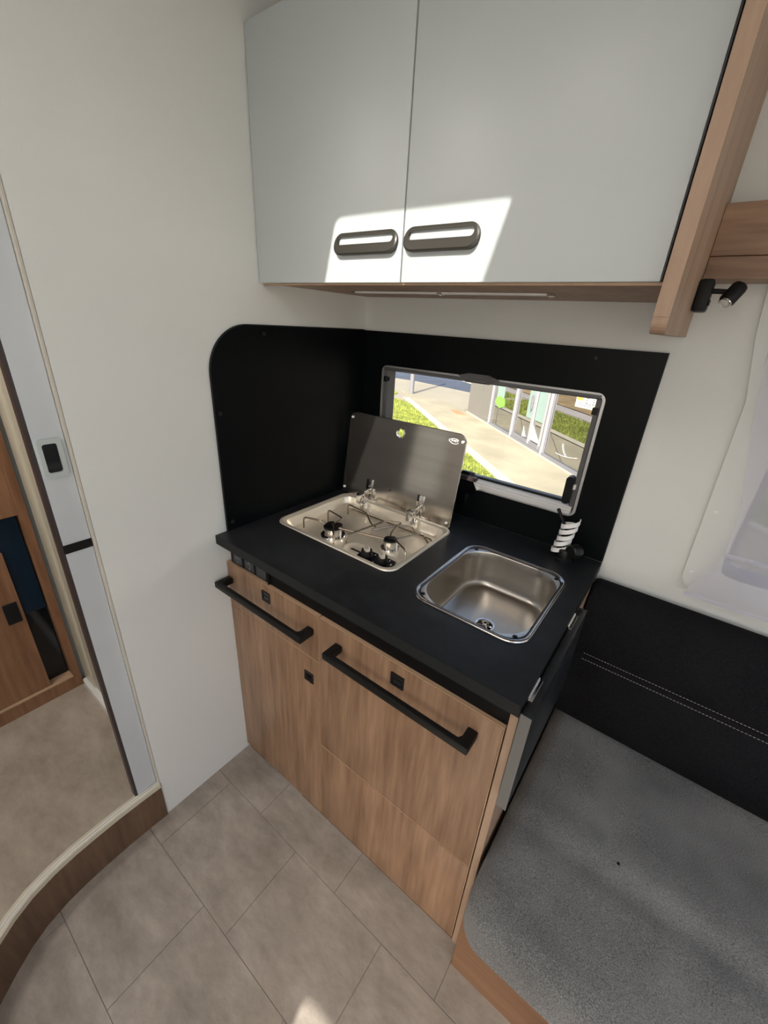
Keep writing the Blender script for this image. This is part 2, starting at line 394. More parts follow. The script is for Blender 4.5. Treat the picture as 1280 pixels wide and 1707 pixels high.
# outer wall at the back, with the kitchen window and the seat window
KW = (0.087, 0.782, 1.004, 1.338)
SW = (1.128, 2.05, 0.970, 1.50)
wb = [(RX0, -0.05), (RX1, -0.05), (RX1, CZ + 0.05), (RX0, CZ + 0.05)]
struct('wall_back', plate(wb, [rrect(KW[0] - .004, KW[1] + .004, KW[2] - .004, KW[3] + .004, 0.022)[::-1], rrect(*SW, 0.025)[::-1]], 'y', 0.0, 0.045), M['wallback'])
wf = [(RX0, -0.65 + 0.6), (0.885, -0.05), (0.885, 0.905), (0.888, 0.920), (0.897, 0.931), (0.912, 0.936), (1.42, 0.936), (1.42, -0.05), (RX1, -0.05), (RX1, CZ + 0.05), (RX0, CZ + 0.05)]
RB = (0.30, 1.80, 1.02, 1.80)          # large window with its pleated blind drawn
RC = (2.00, 2.50, 0.95, 1.55)
struct('wall_front', plate(wf, [rrect(*RB, 0.05)[::-1], rrect(*RC, 0.05)[::-1]], 'y', RY0 - 0.04, RY0), M['wall'])
SKY = (0.396, 0.782, -1.905, -1.116)
struct('ceiling', plate([(RX0, RY0), (RX1, RY0), (RX1, 0), (RX0, 0)], [rrect(*SKY, 0.02)[::-1]], 'z', CZ, CZ + 0.02), M['ceiling'])
struct('wall_right', plate([(RY0, -0.05), (0, -0.05), (0, CZ), (RY0, CZ)], [rrect(-2.08, -0.12, 0.75, 2.0, 0.08)[::-1]], 'x', RX1, RX1 + 0.04), M['wall'])
struct('wall_left', box(RX0 - 0.03, RX0, RY0, 0.0, -0.05, CZ), M['wall'])
# pleated blind behind the viewer
bl = bmesh.new(); zs = [RB[2] + (RB[3] - RB[2]) * i / 44 for i in range(45)]
loft([[(RB[0], RY0 - 0.02 + (0.008 if i % 2 else -0.008), z), (RB[1], RY0 - 0.02 + (0.008 if i % 2 else -0.008), z)] for i, z in enumerate(zs)], closed=False, bm=bl)
tag(obj('pleated_blind', bl, M['blind'], recalc=False), 'cream pleated blind drawn over the window behind the viewer', 'blind')

# ------------------------------------------------------------------ kitchen window
w1 = struct('window_1', plate(rrect(KW[0] - .001, KW[1] + .001, KW[2] - .001, KW[3] + .001, 0.02), [rrect(KW[0] + .005, KW[1] - .006, KW[2] + .004, KW[3] - .004, 0.016)[::-1]], 'y', -0.0085, 0.040), M['aluminium'], smooth=True)
obj('frame', plate(rrect(KW[0] + .004, KW[1] - .006, KW[2] + .004, KW[3] - .004, 0.016), [rrect(KW[0] + .014, KW[1] - .016, KW[2] + .030, KW[3] - .006, 0.014)[::-1]], 'y', 0.020, 0.050), M['greyprof'], w1, smooth=True)
obj('pane', plate(rrect(KW[0] - .01, KW[1] + .01, KW[2] - .01, KW[3] + .02, 0.03), [], 'y', 0.052, 0.055), M['pane'], w1)
# bottom rail of the roller blind: stepped profile
prof = [(0.018, 1.009), (-0.012, 1.009), (-0.0125, 1.016), (-0.008, 1.019), (-0.008, 1.024), (-0.003, 1.026), (-0.003, 1.030), (0.004, 1.033), (0.012, 1.033), (0.018, 1.030)]
obj('bottom_rail', loft([[(x, p[0], p[1]) for p in prof] for x in (KW[0] + .010, KW[1] - .012)], True, True, True), M['rail'], w1)
obj('rail_seal', box(KW[0] + .012, KW[1] - .016, 0.012, 0.020, 1.033, 1.039), M['plastic_m'], w1)
prof = [(0.016, 1.334), (-0.010, 1.334), (-0.012, 1.327), (-0.004, 1.3225), (0.016, 1.3225)]
obj('top_rail', loft([[(x, p[0], p[1]) for p in prof] for x in (KW[0] + .010, KW[1] - .010)], True, True, True), M['greyprof'], w1)
obj('blind_catch', loft([[(x, y, z) for (x, z) in [(0.375, 1.339), (0.405, 1.347), (0.470, 1.347), (0.505, 1.337), (0.490, 1.328), (0.475, 1.322), (0.40, 1.322)]] for y in (-0.013, 0.004)], True, True, True), M['greyprof'], w1)
obj('catch_grip', box(0.405, 0.465, -0.016, -0.012, 1.324, 1.332, 0.003), M['greyprof'], w1, smooth=True)
obj('rail_clip', loft([[(x, y, z) for (x, z) in [(0.425, 1.032), (0.475, 1.032), (0.492, 1.004), (0.478, 0.990), (0.45, 0.990), (0.425, 1.0)]] for y in (-0.020, -0.009)], True, True, True), M['chrome'], w1)
# levers and stops
def lever(pts, y0, y1, mat=M['plastic_m'], nm='latch'):
    o = obj(nm, plate(pts, [], 'y', y0, y1), mat, w1, smooth=True)
    return o
lever(rrect(0.425, 0.468, 1.041, 1.052, 0.005), -0.004, 0.006, M['plastic'])
lever(rrect(0.428, 0.486, 1.030, 1.043, 0.006), -0.022, -0.008, M['shade'], 'latch_lever')
lever(rrect(0.742, 0.762, 1.040, 1.118, 0.009), -0.020, 0.004, M['plastic'])
lever(rrect(0.758, 0.768, 1.082, 1.096, 0.002), -0.010, 0.004, M['white'], 'latch_button')
obj('stop', box(0.757, 0.771, -0.006, 0.010, 1.284, 1.302, 0.002), M['plastic'], w1)
obj('stop', box(0.093, 0.107, -0.006, 0.010, 1.286, 1.304, 0.002), M['plastic'], w1)
for x0 in (KW[0] + .006, ):
    obj('side_channel', box(x0, x0 + 0.014, -0.002, 0.018, 1.03, 1.325, 0.002), M['greyprof'], w1)
obj('side_channel', box(KW[1] - .021, KW[1] - .008, -0.002, 0.018, 1.03, 1.325, 0.002), M['greyprof'], w1)

# ------------------------------------------------------------------ seat window, blind frame, curtain
w2 = struct('window_2', plate(rrect(SW[0] - .004, SW[1] + .02, SW[2] - .006, SW[3] + .02, 0.025), [rrect(SW[0] + .010, SW[1] - .02, SW[2] + .012, SW[3] - .02, 0.02)[::-1]], 'y', -0.006, 0.03), M['winframe'], smooth=True)
obj('pane', plate(rrect(SW[0], SW[1], SW[2], SW[3], 0.04), [], 'y', 0.032, 0.036), M['pane'], w2)
# moulded wall panel that frames the seat window: rounded board slightly proud of the wall
pan = [(1.060, 0.935), (1.068, 0.918), (1.085, 0.905), (2.20, 0.905), (2.20, 1.80), (1.005, 1.80), (1.005, 1.60), (1.02, 1.48), (1.045, 1.36)]
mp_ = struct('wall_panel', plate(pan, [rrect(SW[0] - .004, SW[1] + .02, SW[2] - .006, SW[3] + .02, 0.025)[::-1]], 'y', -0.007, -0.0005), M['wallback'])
for z, x in ((1.115, 1.072), (0.955, 1.074)):
    obj('screw_cap', lathe([(0.0045, -0.0095), (0.0045, -0.0075), (0.003, -0.007)], (x, 0, z), 'y', 14), M['wall'], mp_, smooth=True)
# curtain, gathered at the middle and spread at its hem
nz_, nx_ = 46, 60; loops = []
for j in range(nz_ + 1):
    z = 0.905 + (1.574 - 0.905) * j / nz_
    key = [(0.905, 1.074, 1.95), (0.945, 1.083, 1.93), (0.985, 1.100, 1.90), (1.03, 1.115, 1.86), (1.07, 1.1125, 1.85), (1.14, 1.108, 1.86), (1.32, 1.068, 1.9), (1.45, 1.046, 1.95), (1.66, 1.025, 2.0)]
    for a, b in zip(key, key[1:]):
        if a[0] <= z <= b[0] + 1e-6:
            t = (z - a[0]) / (b[0] - a[0]); t = t * t * (3 - 2 * t) if a[0] < 1.0 else t
            xl = a[1] + (b[1] - a[1]) * t; xr = a[2] + (b[2] - a[2]) * t; break
    g = 0.35 + 0.65 * min(1, abs(z - 1.05) / 0.25)
    row = []
    for i in range(nx_ + 1):
        u = i / nx_
        x = xl + (xr - xl) * u
        amp = 0.012 * min(1.0, 4 * u + 0.05)
        y = -0.040 - 0.012 * (1 - g) + amp * math.sin(u * 52 + 1.2 * math.sin(z * 5)) * (0.4 if z < 0.98 else 1)
        row.append((x, y, z))
    loops.append(row)
cur = thing('curtain', 'sheer white curtain over the window above the black backrest', 'curtain', (1.5, -0.04, 0.905))
obj('sheer_cloth', loft(loops, closed=False), M['sheer'], cur, smooth=True, recalc=False)
obj('hem', tube([(p[0], p[1], p[2] + 0.004) for p in loops[0]], 0.003, 6, flat=(0.0012, 0.006)), M['sheer'], cur)
obj('tie_band', tube([(p[0], p[1] - 0.004, 1.035) for p in loops[8]], 0.003, 6, flat=(0.0015, 0.006)), M['sheer'], cur)

# ------------------------------------------------------------------ black splash boards
sp = [(0.0, 0.900), (0.0, 1.441)] 
R_ = 0.115
side = [(-0.588, 0.900), (-0.002, 0.900), (-0.002, 1.441)] + [(-0.588 + R_ - R_ * math.sin(a), 1.441 - R_ + R_ * math.cos(a)) for a in [PI / 2 * i / 14 for i in range(15)]]
so = obj('splash_board', plate(side, [], 'x', 0.0012, 0.0065), M['splash'], origin=(0.004, -0.3, 0.9))
tag(so, 'black splash board with a rounded top corner on the left partition', 'splash board', 'black splash boards round the hob corner')
rim = [(0.0, -0.588 - 0.0, 0.90)] + [(0.0, p[0], p[1]) for p in side[3:][::-1]] + [(0.0, -0.01, 1.441)]
obj('edge_band', tube([(0.0045, p[1] - 0.0005, p[2] + 0.0005) for p in rim], 0.001, 6, flat=(0.0012, 0.0028)), M['blackedge'], so)
for (y, z) in ((-0.425, 1.421), (-0.575, 1.232), (-0.572, 0.925)):
    obj('screw', lathe([(0.0055, 0.0), (0.0055, 0.0025), (0.0035, 0.004), (0.001, 0.0034)], (0.0065, y, z), 'x', 14), M['plastic'], so, smooth=True)
bo = obj('splash_board', plate([(0.0075, 0.900), (0.8815, 0.900), (0.8815, 1.441), (0.0075, 1.441)], [rrect(KW[0] - .0015, KW[1] + .0015, KW[2] - .0015, KW[3] + .0015, 0.0215)[::-1]], 'y', -0.0075, -0.0012), M['splash'], origin=(0.44, -0.004, 0.9))
tag(bo, 'black splash board framing the kitchen window on the rear wall', 'splash board', 'black splash boards round the hob corner')
obj('edge_band', box(0.8817, 0.8835, -0.0080, -0.0012, 0.900, 1.4415), M['blackedge'], bo)
for x, z in ((0.735, 1.418),):
    obj('screw', lathe([(0.005, 0.0), (0.005, -0.0012), (0.002, -0.002)], (x, -0.0075, z), 'y', 14), M['plastic'], bo, smooth=True)

# ------------------------------------------------------------------ worktop
CW, CD = 0.882, 0.624
HB = (0.045, 0.485, -0.455, -0.125)
SK = (0.560, 0.838, -0.493, -0.155)
wt = obj('worktop', plate([(0.0012, -CD), (CW, -CD), (CW, -0.0085), (0.0012, -0.0085)], [rrect(HB[0] + .012, HB[1] - .012, HB[2] + .012, HB[3] - .012, 0.03)[::-1], rrect(SK[0] + .012, SK[1] - .012, SK[2] + .012, SK[3] - .012, 0.045)[::-1]], 'z', 0.872, 0.8995), M['black'], origin=(0.44, -0.3, 0.872))
tag(wt, 'matt black worktop with the hob and the sink let into it', 'worktop')
obj('edge_band', box(0.0, CW + .0006, -CD - .0012, -CD - .0002, 0.8722, 0.8992), M['blackedge'], wt)
obj('edge_band', box(CW + .0001, CW + .0014, -CD - .0012, -0.009, 0.8722, 0.8992), M['blackedge'], wt)

# ------------------------------------------------------------------ base cabinets
FY = -0.603
def front_panel(x0, x1, z0, z1, y0=FY, t=0.016):
    """drawer or door front: board with a thin light edge band"""
    return plate(rrect(x0, x1, z0, z1, 0.002, 2), [], 'y', y0, y0 + t)
def add_front(name, parent, x0, x1, z0, z1, label=None):
    f = obj(name, box(x0 + .0015, x1 - .0015, FY, FY + 0.016, z0 + .0015, z1 - .0015, 0.0012, 2), M['wood'], parent, smooth=True, label=label)
    b = bmesh.new()
    box(x0, x1, FY + .0014, FY + .0156, z1 - .0014, z1, bm=b); box(x0, x1, FY + .0014, FY + .0156, z0, z0 + .0014, bm=b)
    box(x0, x0 + .0014, FY + .0014, FY + .0156, z0 + .0014, z1 - .0014, bm=b); box(x1 - .0014, x1, FY + .0014, FY + .0156, z0 + .0014, z1 - .0014, bm=b)
    obj('edge_band', b, M['wood_edge'], f)
    return f
def bar_handle(parent, x0, x1, z):
    """square bar on two short posts"""
    yb = -0.651; h = 0.0095; d = 0.014; pw = 0.022
    out = [(x0, yb), (x1, yb), (x1, FY - .0002), (x1 - pw, FY - .0002), (x1 - pw, yb + 0.021), (x1 - pw - 0.005, yb + d), (x0 + pw + 0.005, yb + d), (x0 + pw, yb + 0.021), (x0 + pw, FY - .0002), (x0, FY - .0002)]
    b = plate(out, [], 'z', z - h, z + h)
    bmesh.ops.remove_doubles(b, verts=b.verts, dist=1e-5)
    bmesh.ops.recalc_face_normals(b, faces=b.faces)
    es = [e for e in b.edges if len(e.link_faces) == 2 and e.calc_face_angle(0) > 0.5]
    bmesh.ops.bevel(b, geom=es, offset=0.003, segments=2, affect='EDGES', profile=0.5)
    return obj('handle', b, M['plastic_m'], parent, smooth=True)
def push_lock(parent, x, z, s=0.017):
    k = obj('lock', plate(rrect(x - s, x + s, z - s, z + s, 0.002, 2), [rrect(x - s + .005, x + s - .005, z - s + .005, z + s - .005, 0.002, 2)[::-1]], 'y', FY - .0022, FY - .0002), M['plastic'], parent)
    b = box(x - s + .005, x + s - .005, FY - .0006, FY - .0002, z - s + .005, z + s - .005)
    box(x - s + .008, x + s - .006, FY - .0018, FY - .0006, z - s + .007, z + 0.002, 0.0004, 1, b)
    obj('lock_button', b, M['glossblack'], parent)
c1 = thing('base_cabinet', 'left base cabinet under the hob, one drawer over a tall walnut door', 'cabinet', (0.19, -0.3, 0.0), 'walnut base cabinets')
b = box(0.002, 0.014, -0.585, -0.012, 0.0, 0.870); obj('side_panel', b, M['wood'], c1)
obj('side_panel', box(0.376, 0.3845, -0.585, -0.012, 0.0, 0.795), M['wood'], c1)
obj('bottom_panel', box(0.015, 0.375, -0.585, -0.012, 0.02, 0.03), M['wood_x'], c1)
pl = plate([(0.015, 0.0), (0.09, 0.0), (0.09, 0.017), (0.29, 0.017), (0.29, 0.0), (0.384, 0.0), (0.384, 0.0195), (0.015, 0.0195)], [], 'y', -0.596, -0.588)
obj('plinth', pl, M['riser'], c1)
obj('vent_slot', box(0.09, 0.29, -0.5878, -0.584, 0.0, 0.017), M['glossblack'], c1)
d1 = add_front('drawer', c1, 0.002, 0.3835, 0.657, 0.805); bar_handle(d1, 0.008, 0.368, 0.750); push_lock(d1, 0.181, 0.766)
d2 = add_front('door', c1, 0.002, 0.3835, 0.021, 0.654); push_lock(d2, 0.346, 0.584)
c2 = thing('base_cabinet', 'right base cabinet under the sink, wide drawer over a plain lower drawer', 'cabinet', (0.62, -0.3, 0.0), 'walnut base cabinets')
obj('side_panel', box(0.3855, 0.394, -0.585, -0.012, 0.0, 0.795), M['wood'], c2)
obj('side_panel', box(0.8645, 0.880, -0.600, -0.012, 0.0, 0.871, 0.001), M['wood_light'], c2, label='end panel with a pale cut edge')
obj('bottom_panel', box(0.395, 0.864, -0.585, -0.012, 0.02, 0.03), M['wood_x'], c2)
obj('plinth', box(0.3855, 0.864, -0.596, -0.588, 0.0, 0.0195), M['riser'], c2)
d3 = add_front('drawer', c2, 0.387, 0.862, 0.348, 0.805); bar_handle(d3, 0.442, 0.818, 0.752); push_lock(d3, 0.625, 0.7615, 0.0175)
d4 = add_front('drawer', c2, 0.387, 0.862, 0.021, 0.3455)
# black recessed fascia above the fronts, with three switch plates
fz = obj('fascia', box(0.0145, 0.864, -0.592, -0.585, 0.796, 0.8715), M['fascia'], origin=(0.44, -0.59, 0.8))
tag(fz, 'recessed black fascia strip under the worktop front', 'fascia')
obj('divider', box(0.186, 0.1895, -0.5985, -0.5921, 0.806, 0.871), M['plastic_m'], fz)
for nm, x in (('sun', 0.050), ('bulb', 0.104), ('blank', 0.156)):
    s = 0.0225
    r = obj('switch_plate', plate(rrect(x - s, x + s, 0.811, 0.856, 0.003, 3), [], 'y', -0.5955, -0.5922), M['dgrey'], origin=(x, -0.594, 0.83))
    lab = {'sun': 'leftmost dark switch plate with a small lamp symbol, under the worktop', 'bulb': 'middle dark switch plate with a branching symbol, under the worktop', 'blank': 'rightmost of three dark plates under the worktop, blank face'}[nm]
    tag(r, lab, 'switch', 'dark switch plates under the worktop')
    obj('frame', plate(rrect(x - s - .001, x + s + .001, 0.810, 0.857, 0.003, 3), [rrect(x - s + .001, x + s - .001, 0.812, 0.855, 0.003, 3)[::-1]], 'y', -0.5965, -0.5956), M['plastic'], r)
    if nm != 'blank':
        b = bmesh.new()
        sy = -0.5958
        def dash(xa, za, xb, zb, w=0.0011):
            d = Vector((xb - xa, zb - za)); L = d.length; d.normalize(); q = Vector((-d.y, d.x)) * w / 2
            vs = [b.verts.new((xa + q.x, sy, za + q.y)), b.verts.new((xb + q.x, sy, zb + q.y)), b.verts.new((xb - q.x, sy, zb - q.y)), b.verts.new((xa - q.x, sy, za - q.y))]
            ws = [b.verts.new((v.co.x, sy + 0.0002, v.co.z)) for v in vs]
            b.faces.new(vs); b.faces.new(ws[::-1])
            for i in range(4): b.faces.new((vs[i], vs[(i + 1) % 4], ws[(i + 1) % 4], ws[i]))
        if nm == 'sun':
            dash(x - .002, .850, x + .002, .850, .002); dash(x - .010, .834, x - .006, .829); dash(x - .004, .835, x - .004, .828); dash(x, .834, x + .004, .829); dash(x + .005, .835, x + .009, .828); dash(x - .002, .817, x + .002, .817, .003)
        else:
            dash(x, .850, x, .838); dash(x, .838, x - .008, .831); dash(x, .838, x + .004, .832); dash(x + .004, .832, x + .004, .826); dash(x, .820, x, .816, .003); dash(x - .003, .844, x + .003, .844)
        obj('symbol', b, M['print'], r)

# hanging fold-down flap at the right end of the worktop
fp = thing('folding_flap', 'black worktop flap hanging folded down at the right end of the counter', 'flap', (0.894, -0.43, 0.64))
obj('board', box(0.8855, 0.9035, -0.625, -0.245, 0.640, 0.885, 0.0015), M['black'], fp, smooth=True)
obj('edge_band', box(0.8850, 0.9040, -0.6268, -0.6252, 0.640, 0.885), M['flapedge'], fp, label='pale grey edge strip')
for y in (-0.315, -0.562):
    h = obj('hinge', box(0.8840, 0.8920, y - 0.030, y + 0.030, 0.8852, 0.8872, 0.0004), M['chrome'], fp)
    obj('hinge_pin', tube([(0.8842, y - 0.030, 0.8886), (0.8842, y + 0.030, 0.8886)], 0.0026, 10), M['chrome'], h, smooth=True)

# ------------------------------------------------------------------ sink
sx0, sx1, sy0, sy1 = SK
sk = thing('sink', 'stainless steel sink with rounded corners at the right of the worktop', 'sink', (0.70, -0.32, 0.90))
def rl(x0, x1, y0, y1, r, z, n=8): return [(p[0], p[1], z) for p in rrect(x0, x1, y0, y1, r, n)]
def ring(i, r, z): return rl(sx0 + i, sx1 - i, sy0 + i, sy1 - i, r, z)
rimb = loft([ring(0.0, .048, .8998), ring(0.001, .048, .9022), ring(0.004, .046, .9032), ring(0.006, .045, .9028), ring(0.0078, .044, .9012), ring(0.0095, .043, .8994), ring(0.0105, .042, .8990)], True)
obj('rim', rimb, M['rim'], sk, smooth=True)
def basin(i, r, z): return rl(sx0 + .0105 + i, sx1 - .0105 - i, sy0 + .0105 + i, sy1 - .0105 - i, r, z)
# bowl corners keep a little deck for the clips
bb = loft([basin(0.0, .042, .8990), basin(0.0012, .070, .8988), basin(0.0020, .076, .8980), basin(0.0030, .076, .8950), basin(0.0045, .074, .870), basin(0.0065, .072, .835), basin(0.0085, .070, .815), basin(0.0115, .068, .804), basin(0.017, .064, .7965), basin(0.025, .058, .7935), basin(0.045, .05, .7925), basin(0.08, .03, .7920)], True, False, False)
# floor towards the drain
dc = (0.702, -0.336)
last = basin(0.08, .03, .7920)
circ = []
for p in last:
    a = math.atan2(p[1] - dc[1], p[0] - dc[0]); circ.append((dc[0] + 0.026 * math.cos(a), dc[1] + 0.026 * math.sin(a), 0.7890))
loft([last, circ], True, False, False, bb)
bmesh.ops.remove_doubles(bb, verts=bb.verts, dist=1e-5)
obj('bowl', bb, M['sinksteel'], sk, smooth=True)
dr = obj('drain', lathe([(0.026, 0.7890), (0.0245, 0.7905), (0.021, 0.7903), (0.0195, 0.7880), (0.0185, 0.7825), (0.0, 0.7815)], (dc[0], dc[1], 0), 'z', 36, cap=False), M['chrome'], sk, smooth=True)
b = bmesh.new()
for k in range(6):
    a = k * PI / 3 + 0.3
    tube([(dc[0] + 0.005 * math.cos(a), dc[1] + 0.005 * math.sin(a), 0.7870), (dc[0] + 0.019 * math.cos(a), dc[1] + 0.019 * math.sin(a), 0.7873)], 0.0022, 8, b)
lathe([(0.0065, 0.7845), (0.0065, 0.7880), (0.004, 0.7895), (0.0, 0.7897)], (dc[0], dc[1], 0), 'z', 16, b, cap=False)
obj('strainer', b, M['chrome'], dr, smooth=True)
obj('drain_hole', lathe([(0.0183, 0.7830), (0.0183, 0.7840), (0.0001, 0.7841)], (dc[0], dc[1], 0), 'z', 24), M['glossblack'], dr)
for (x, y) in ((sx0 + .0278, sy0 + .0278), (sx1 - .0278, sy0 + .0278), (sx0 + .0278, sy1 - .0278), (sx1 - .0278, sy1 - .0278)):
    s_ = obj('screw', lathe([(0.0052, .8984), (0.0052, .9000), (0.0035, .9008), (0.0, .9009)], (x, y, 0), 'z', 16, cap=False), M['plastic'], sk, smooth=True)

# ------------------------------------------------------------------ tap folded down, wrapped in white protective spiral
tp = thing('tap', 'black folding tap wrapped in a white spiral at the back right worktop corner', 'tap', (0.800, -0.062, 0.900))
bx_, by_ = 0.795, -0.070
obj('base', lathe([(0.021, .900), (0.021, .904), (0.017, .908), (0.0165, .926), (0.014, .931), (0.0, .932)], (bx_, by_, 0), 'z', 28, cap=False), M['plastic'], tp, smooth=True)
obj('body', box(bx_ - .014, bx_ + .016, by_ - .014, by_ + .014, 0.903, 0.934, 0.005, 3), M['plastic'], tp, smooth=True)
kb = lathe([(0.0, -0.018), (0.016, -0.018), (0.019, -0.015), (0.019, 0.010), (0.016, 0.014), (0.0, 0.014)], (0, 0, 0), 'y', 28, cap=False)
bmesh.ops.transform(kb, matrix=Matrix.Translation((bx_ + .024, by_ - .002, 0.936)) @ Matrix.Rotation(-0.5, 4, 'Z'), verts=kb.verts)
obj('control_knob', kb, M['plastic'], tp, smooth=True)
a0, a1 = Vector((bx_ - .018, by_ + .010, 0.912)), Vector((bx_ - .007, by_ + .020, 1.006))
obj('spout', tube([a0, a0.lerp(a1, .5), a1 - Vector((0, 0, .02))], 0.0105, 14), M['plastic'], tp, smooth=True)
obj('spout_tip', tube([(0.7750, -0.048, 0.985), (0.745, -0.042, 1.030)], 0.0046, 10), M['plastic_m'], tp, smooth=True)
turns = 5.2; N = 200; inn, ouu = [], []
b = bmesh.new(); rows = []
for i in range(N + 1):
    t = i / N; c = a0.lerp(a1, t); a = -0.8 + turns * 2 * PI * t
    rr = 0.0190 + 0.0015 * math.sin(t * 9) + (0.006 * max(0, 1 - abs(t - 0.56) / 0.05) if math.sin(a) < 0.3 else 0)
    w = 0.0125 / 2
    ca, sa = math.cos(a), math.sin(a)
    tilt = 0.006 * ca
    rows.append([(c.x + rr * ca, c.y + rr * sa, c.z - w + tilt), (c.x + (rr + .002) * ca, c.y + (rr + .002) * sa, c.z - w + tilt), (c.x + (rr + .002) * ca, c.y + (rr + .002) * sa, c.z + w + tilt), (c.x + rr * ca, c.y + rr * sa, c.z + w + tilt)])
obj('wrap', loft(rows, True, True, True), M['tape'], tp, smooth=True, label='white spiral protective wrap')

# ------------------------------------------------------------------ hob
hx0, hx1, hy0, hy1 = HB
hb = thing('hob', 'two-burner stainless steel hob with its dark lid raised, left on the worktop', 'hob', (0.265, -0.29, 0.90))
def hr(i, r, z): return rl(hx0 + i, hx1 - i, hy0 + i, hy1 - i, r, z)
CP = (0.305, 0.470, -0.436, -0.384)       # control recess
tray = loft([hr(0, .036, .8998), hr(.0015, .036, .9030), hr(.005, .034, .9042), hr(.009, .032, .9036), hr(.012, .031, .9010), hr(.017, .030, .8985), hr(.019, .034, .890), hr(.021, .034, .876), hr(.026, .034, .8705), hr(.034, .030, .8695)], True)
inner = rrect(hx0 + .034, hx1 - .034, hy0 + .034, hy1 - .034, .030, 8)
ctrl = rrect(CP[0] - 0.012, CP[1] - 0.012, CP[2] + .014, CP[3] + .014, 0.026, 8)
plate(inner, [], 'z', .8693, .8695, tray)
obj('tray', tray, M['steel'], hb, smooth=True)
# control recess: raised lip, bowl, black panel
def cr(i, r, z): return rl(CP[0] - .02 + i, CP[1] - .004 - i, CP[2] + .004 + i, CP[3] + .020 - i, r, z)
obj('control_recess', loft([cr(-.010, .036, .8697), cr(-.001, .034, .8870), cr(.002, .032, .8880), cr(.005, .030, .8870), cr(.012, .024, .8822), cr(.02, .018, .8818)], True, False, True), M['steel'], hb, smooth=True)
cpn = obj('control_panel', plate(rrect(0.345, 0.452, -0.426, -0.376, 0.012, 5), [], 'z', .8825, .8860), M['glossblack'], hb, smooth=True)
b = bmesh.new()
for x, y in ((0.366, -0.380), (0.384, -0.386), (0.410, -0.380), (0.432, -0.384), (0.446, -0.398), (0.402, -0.420)):
    box(x - .0012, x + .0012, y - .003, y + .003, .8861, .8863, bm=b)
obj('mark', b, M['white'], cpn, kind='stuff')
for x in (0.366, 0.418):
    k = obj('knob', lathe([(0.0165, .8862), (0.0165, .8900), (0.0160, .8925), (0.0155, .9005), (0.0145, .9028), (0.0, .9032)], (x, -0.402, 0), 'z', 28, cap=False), M['plastic'], hb, smooth=True)
    g = bmesh.new()
    loft([[(x + sxx * wx, -0.402 + syy, z) for sxx, syy in ((-.6, -.0145), (.6, -.0145), (1.15, -.009), (1.4, 0), (1.15, .009), (.6, .0145), (-.6, .0145), (-1.15, .009), (-1.4, 0), (-1.15, -.009))] for z, wx in ((.9030, .0062), (.9075, .0060), (.9105, .0050), (.9115, .0030))], True, True, True, g)
    bmesh.ops.transform(g, matrix=Matrix.Translation((x, -0.402, 0)) @ Matrix.Rotation(0.9, 4, 'Z') @ Matrix.Translation((-x, 0.402, 0)), verts=g.verts)
    obj('knob_grip', g, M['steel'], k, smooth=True)
def burner(cx, cy, r, black, lab):
    o = obj('burner', lathe([(r * 1.45, .8697), (r * 1.40, .8712), (r * 1.02, .8720), (r * 0.99, .8740), (r * 1.0, .8905), (r * 1.05, .8925), (r * 1.05, .8950), (r * .9, .8962), (0, .8963)], (cx, cy, 0), 'z', 40, cap=False), M['chrome'], hb, smooth=True, label=lab)
    b = bmesh.new()
    for k in range(28):      # flame slots round the head
        a = 2 * PI * k / 28
        bb_ = box(-.0004, .0004, -.0006, .0006, .8915, .8945)
        bmesh.ops.transform(bb_, matrix=Matrix.Translation((cx, cy, 0)) @ Matrix.Rotation(a, 4, 'Z') @ Matrix.Translation((r * 1.055, 0, 0)), verts=bb_.verts)
        me = bpy.data.meshes.new('t'); bb_.to_mesh(me); bb_.free(); b.from_mesh(me); bpy.data.meshes.remove(me)
    obj('slot', b, M['glossblack'], o)
    if black:
        pts = []
        for k in range(48):
            a = 2 * PI * k / 48; q = 1.10 if (k // 6) % 2 else 0.96
            pts.append((cx + r * q * math.cos(a), cy + r * q * math.sin(a)))
        obj('burner_cap', plate(pts, [], 'z', .8965, .9005), M['plastic'], o)
    else:
        obj('burner_cap', lathe([(r * .98, .8965), (r * .98, .8985), (r * .85, .9000), (0, .9005)], (cx, cy, 0), 'z', 32, cap=False), M['glossblack'], o, smooth=True)
    obj('igniter', tube([(cx + r * 1.3, cy - .004, .8697), (cx + r * 1.3, cy - .004, .895)], 0.0022, 8), M['white'], o, smooth=True)
    return o
burner(0.195, -0.355, 0.0265, True, 'larger burner with a notched black cap')
burner(0.372, -0.300, 0.0200, False, 'smaller chrome burner with a glossy dark cap')
def wire(pts, r=0.0026, nm='pan_support'):
    return obj(nm, tube(smoothpath(pts, 0.012), r, 8), M['wire'], hb, smooth=True)
ZT, ZB = .9065, .8725
wire([(0.098, -0.385, .8697), (0.098, -0.385, ZT), (0.150, -0.368, ZT), (0.165, -0.362, .8975)])
wire([(0.120, -0.300, .8697), (0.120, -0.300, ZT + .004), (0.196, -0.312, ZT + .002), (0.196, -0.352, ZT)])
wire([(0.130, -0.215, .8697), (0.130, -0.215, ZT), (0.215, -0.222, ZT - .002), (0.255, -0.246, .8870), (0.275, -0.248, .8840)])
wire([(0.225, -0.362, ZT - .002), (0.320, -0.322, ZT - .010), (0.352, -0.310, .8960)])
wire([(0.196, -0.358, ZT), (0.245, -0.405, ZT - .004), (0.252, -0.412, .8697)])
wire([(0.275, -0.385, .8697), (0.272, -0.380, ZT - .002), (0.298, -0.235, ZT), (0.345, -0.205, ZT), (0.352, -0.262, ZT), (0.358, -0.282, .8990)])
wire([(0.300, -0.300, ZT - .004), (0.340, -0.240, ZT + .001), (0.372, -0.190, ZT - .006), (0.385, -0.180, .8697)])
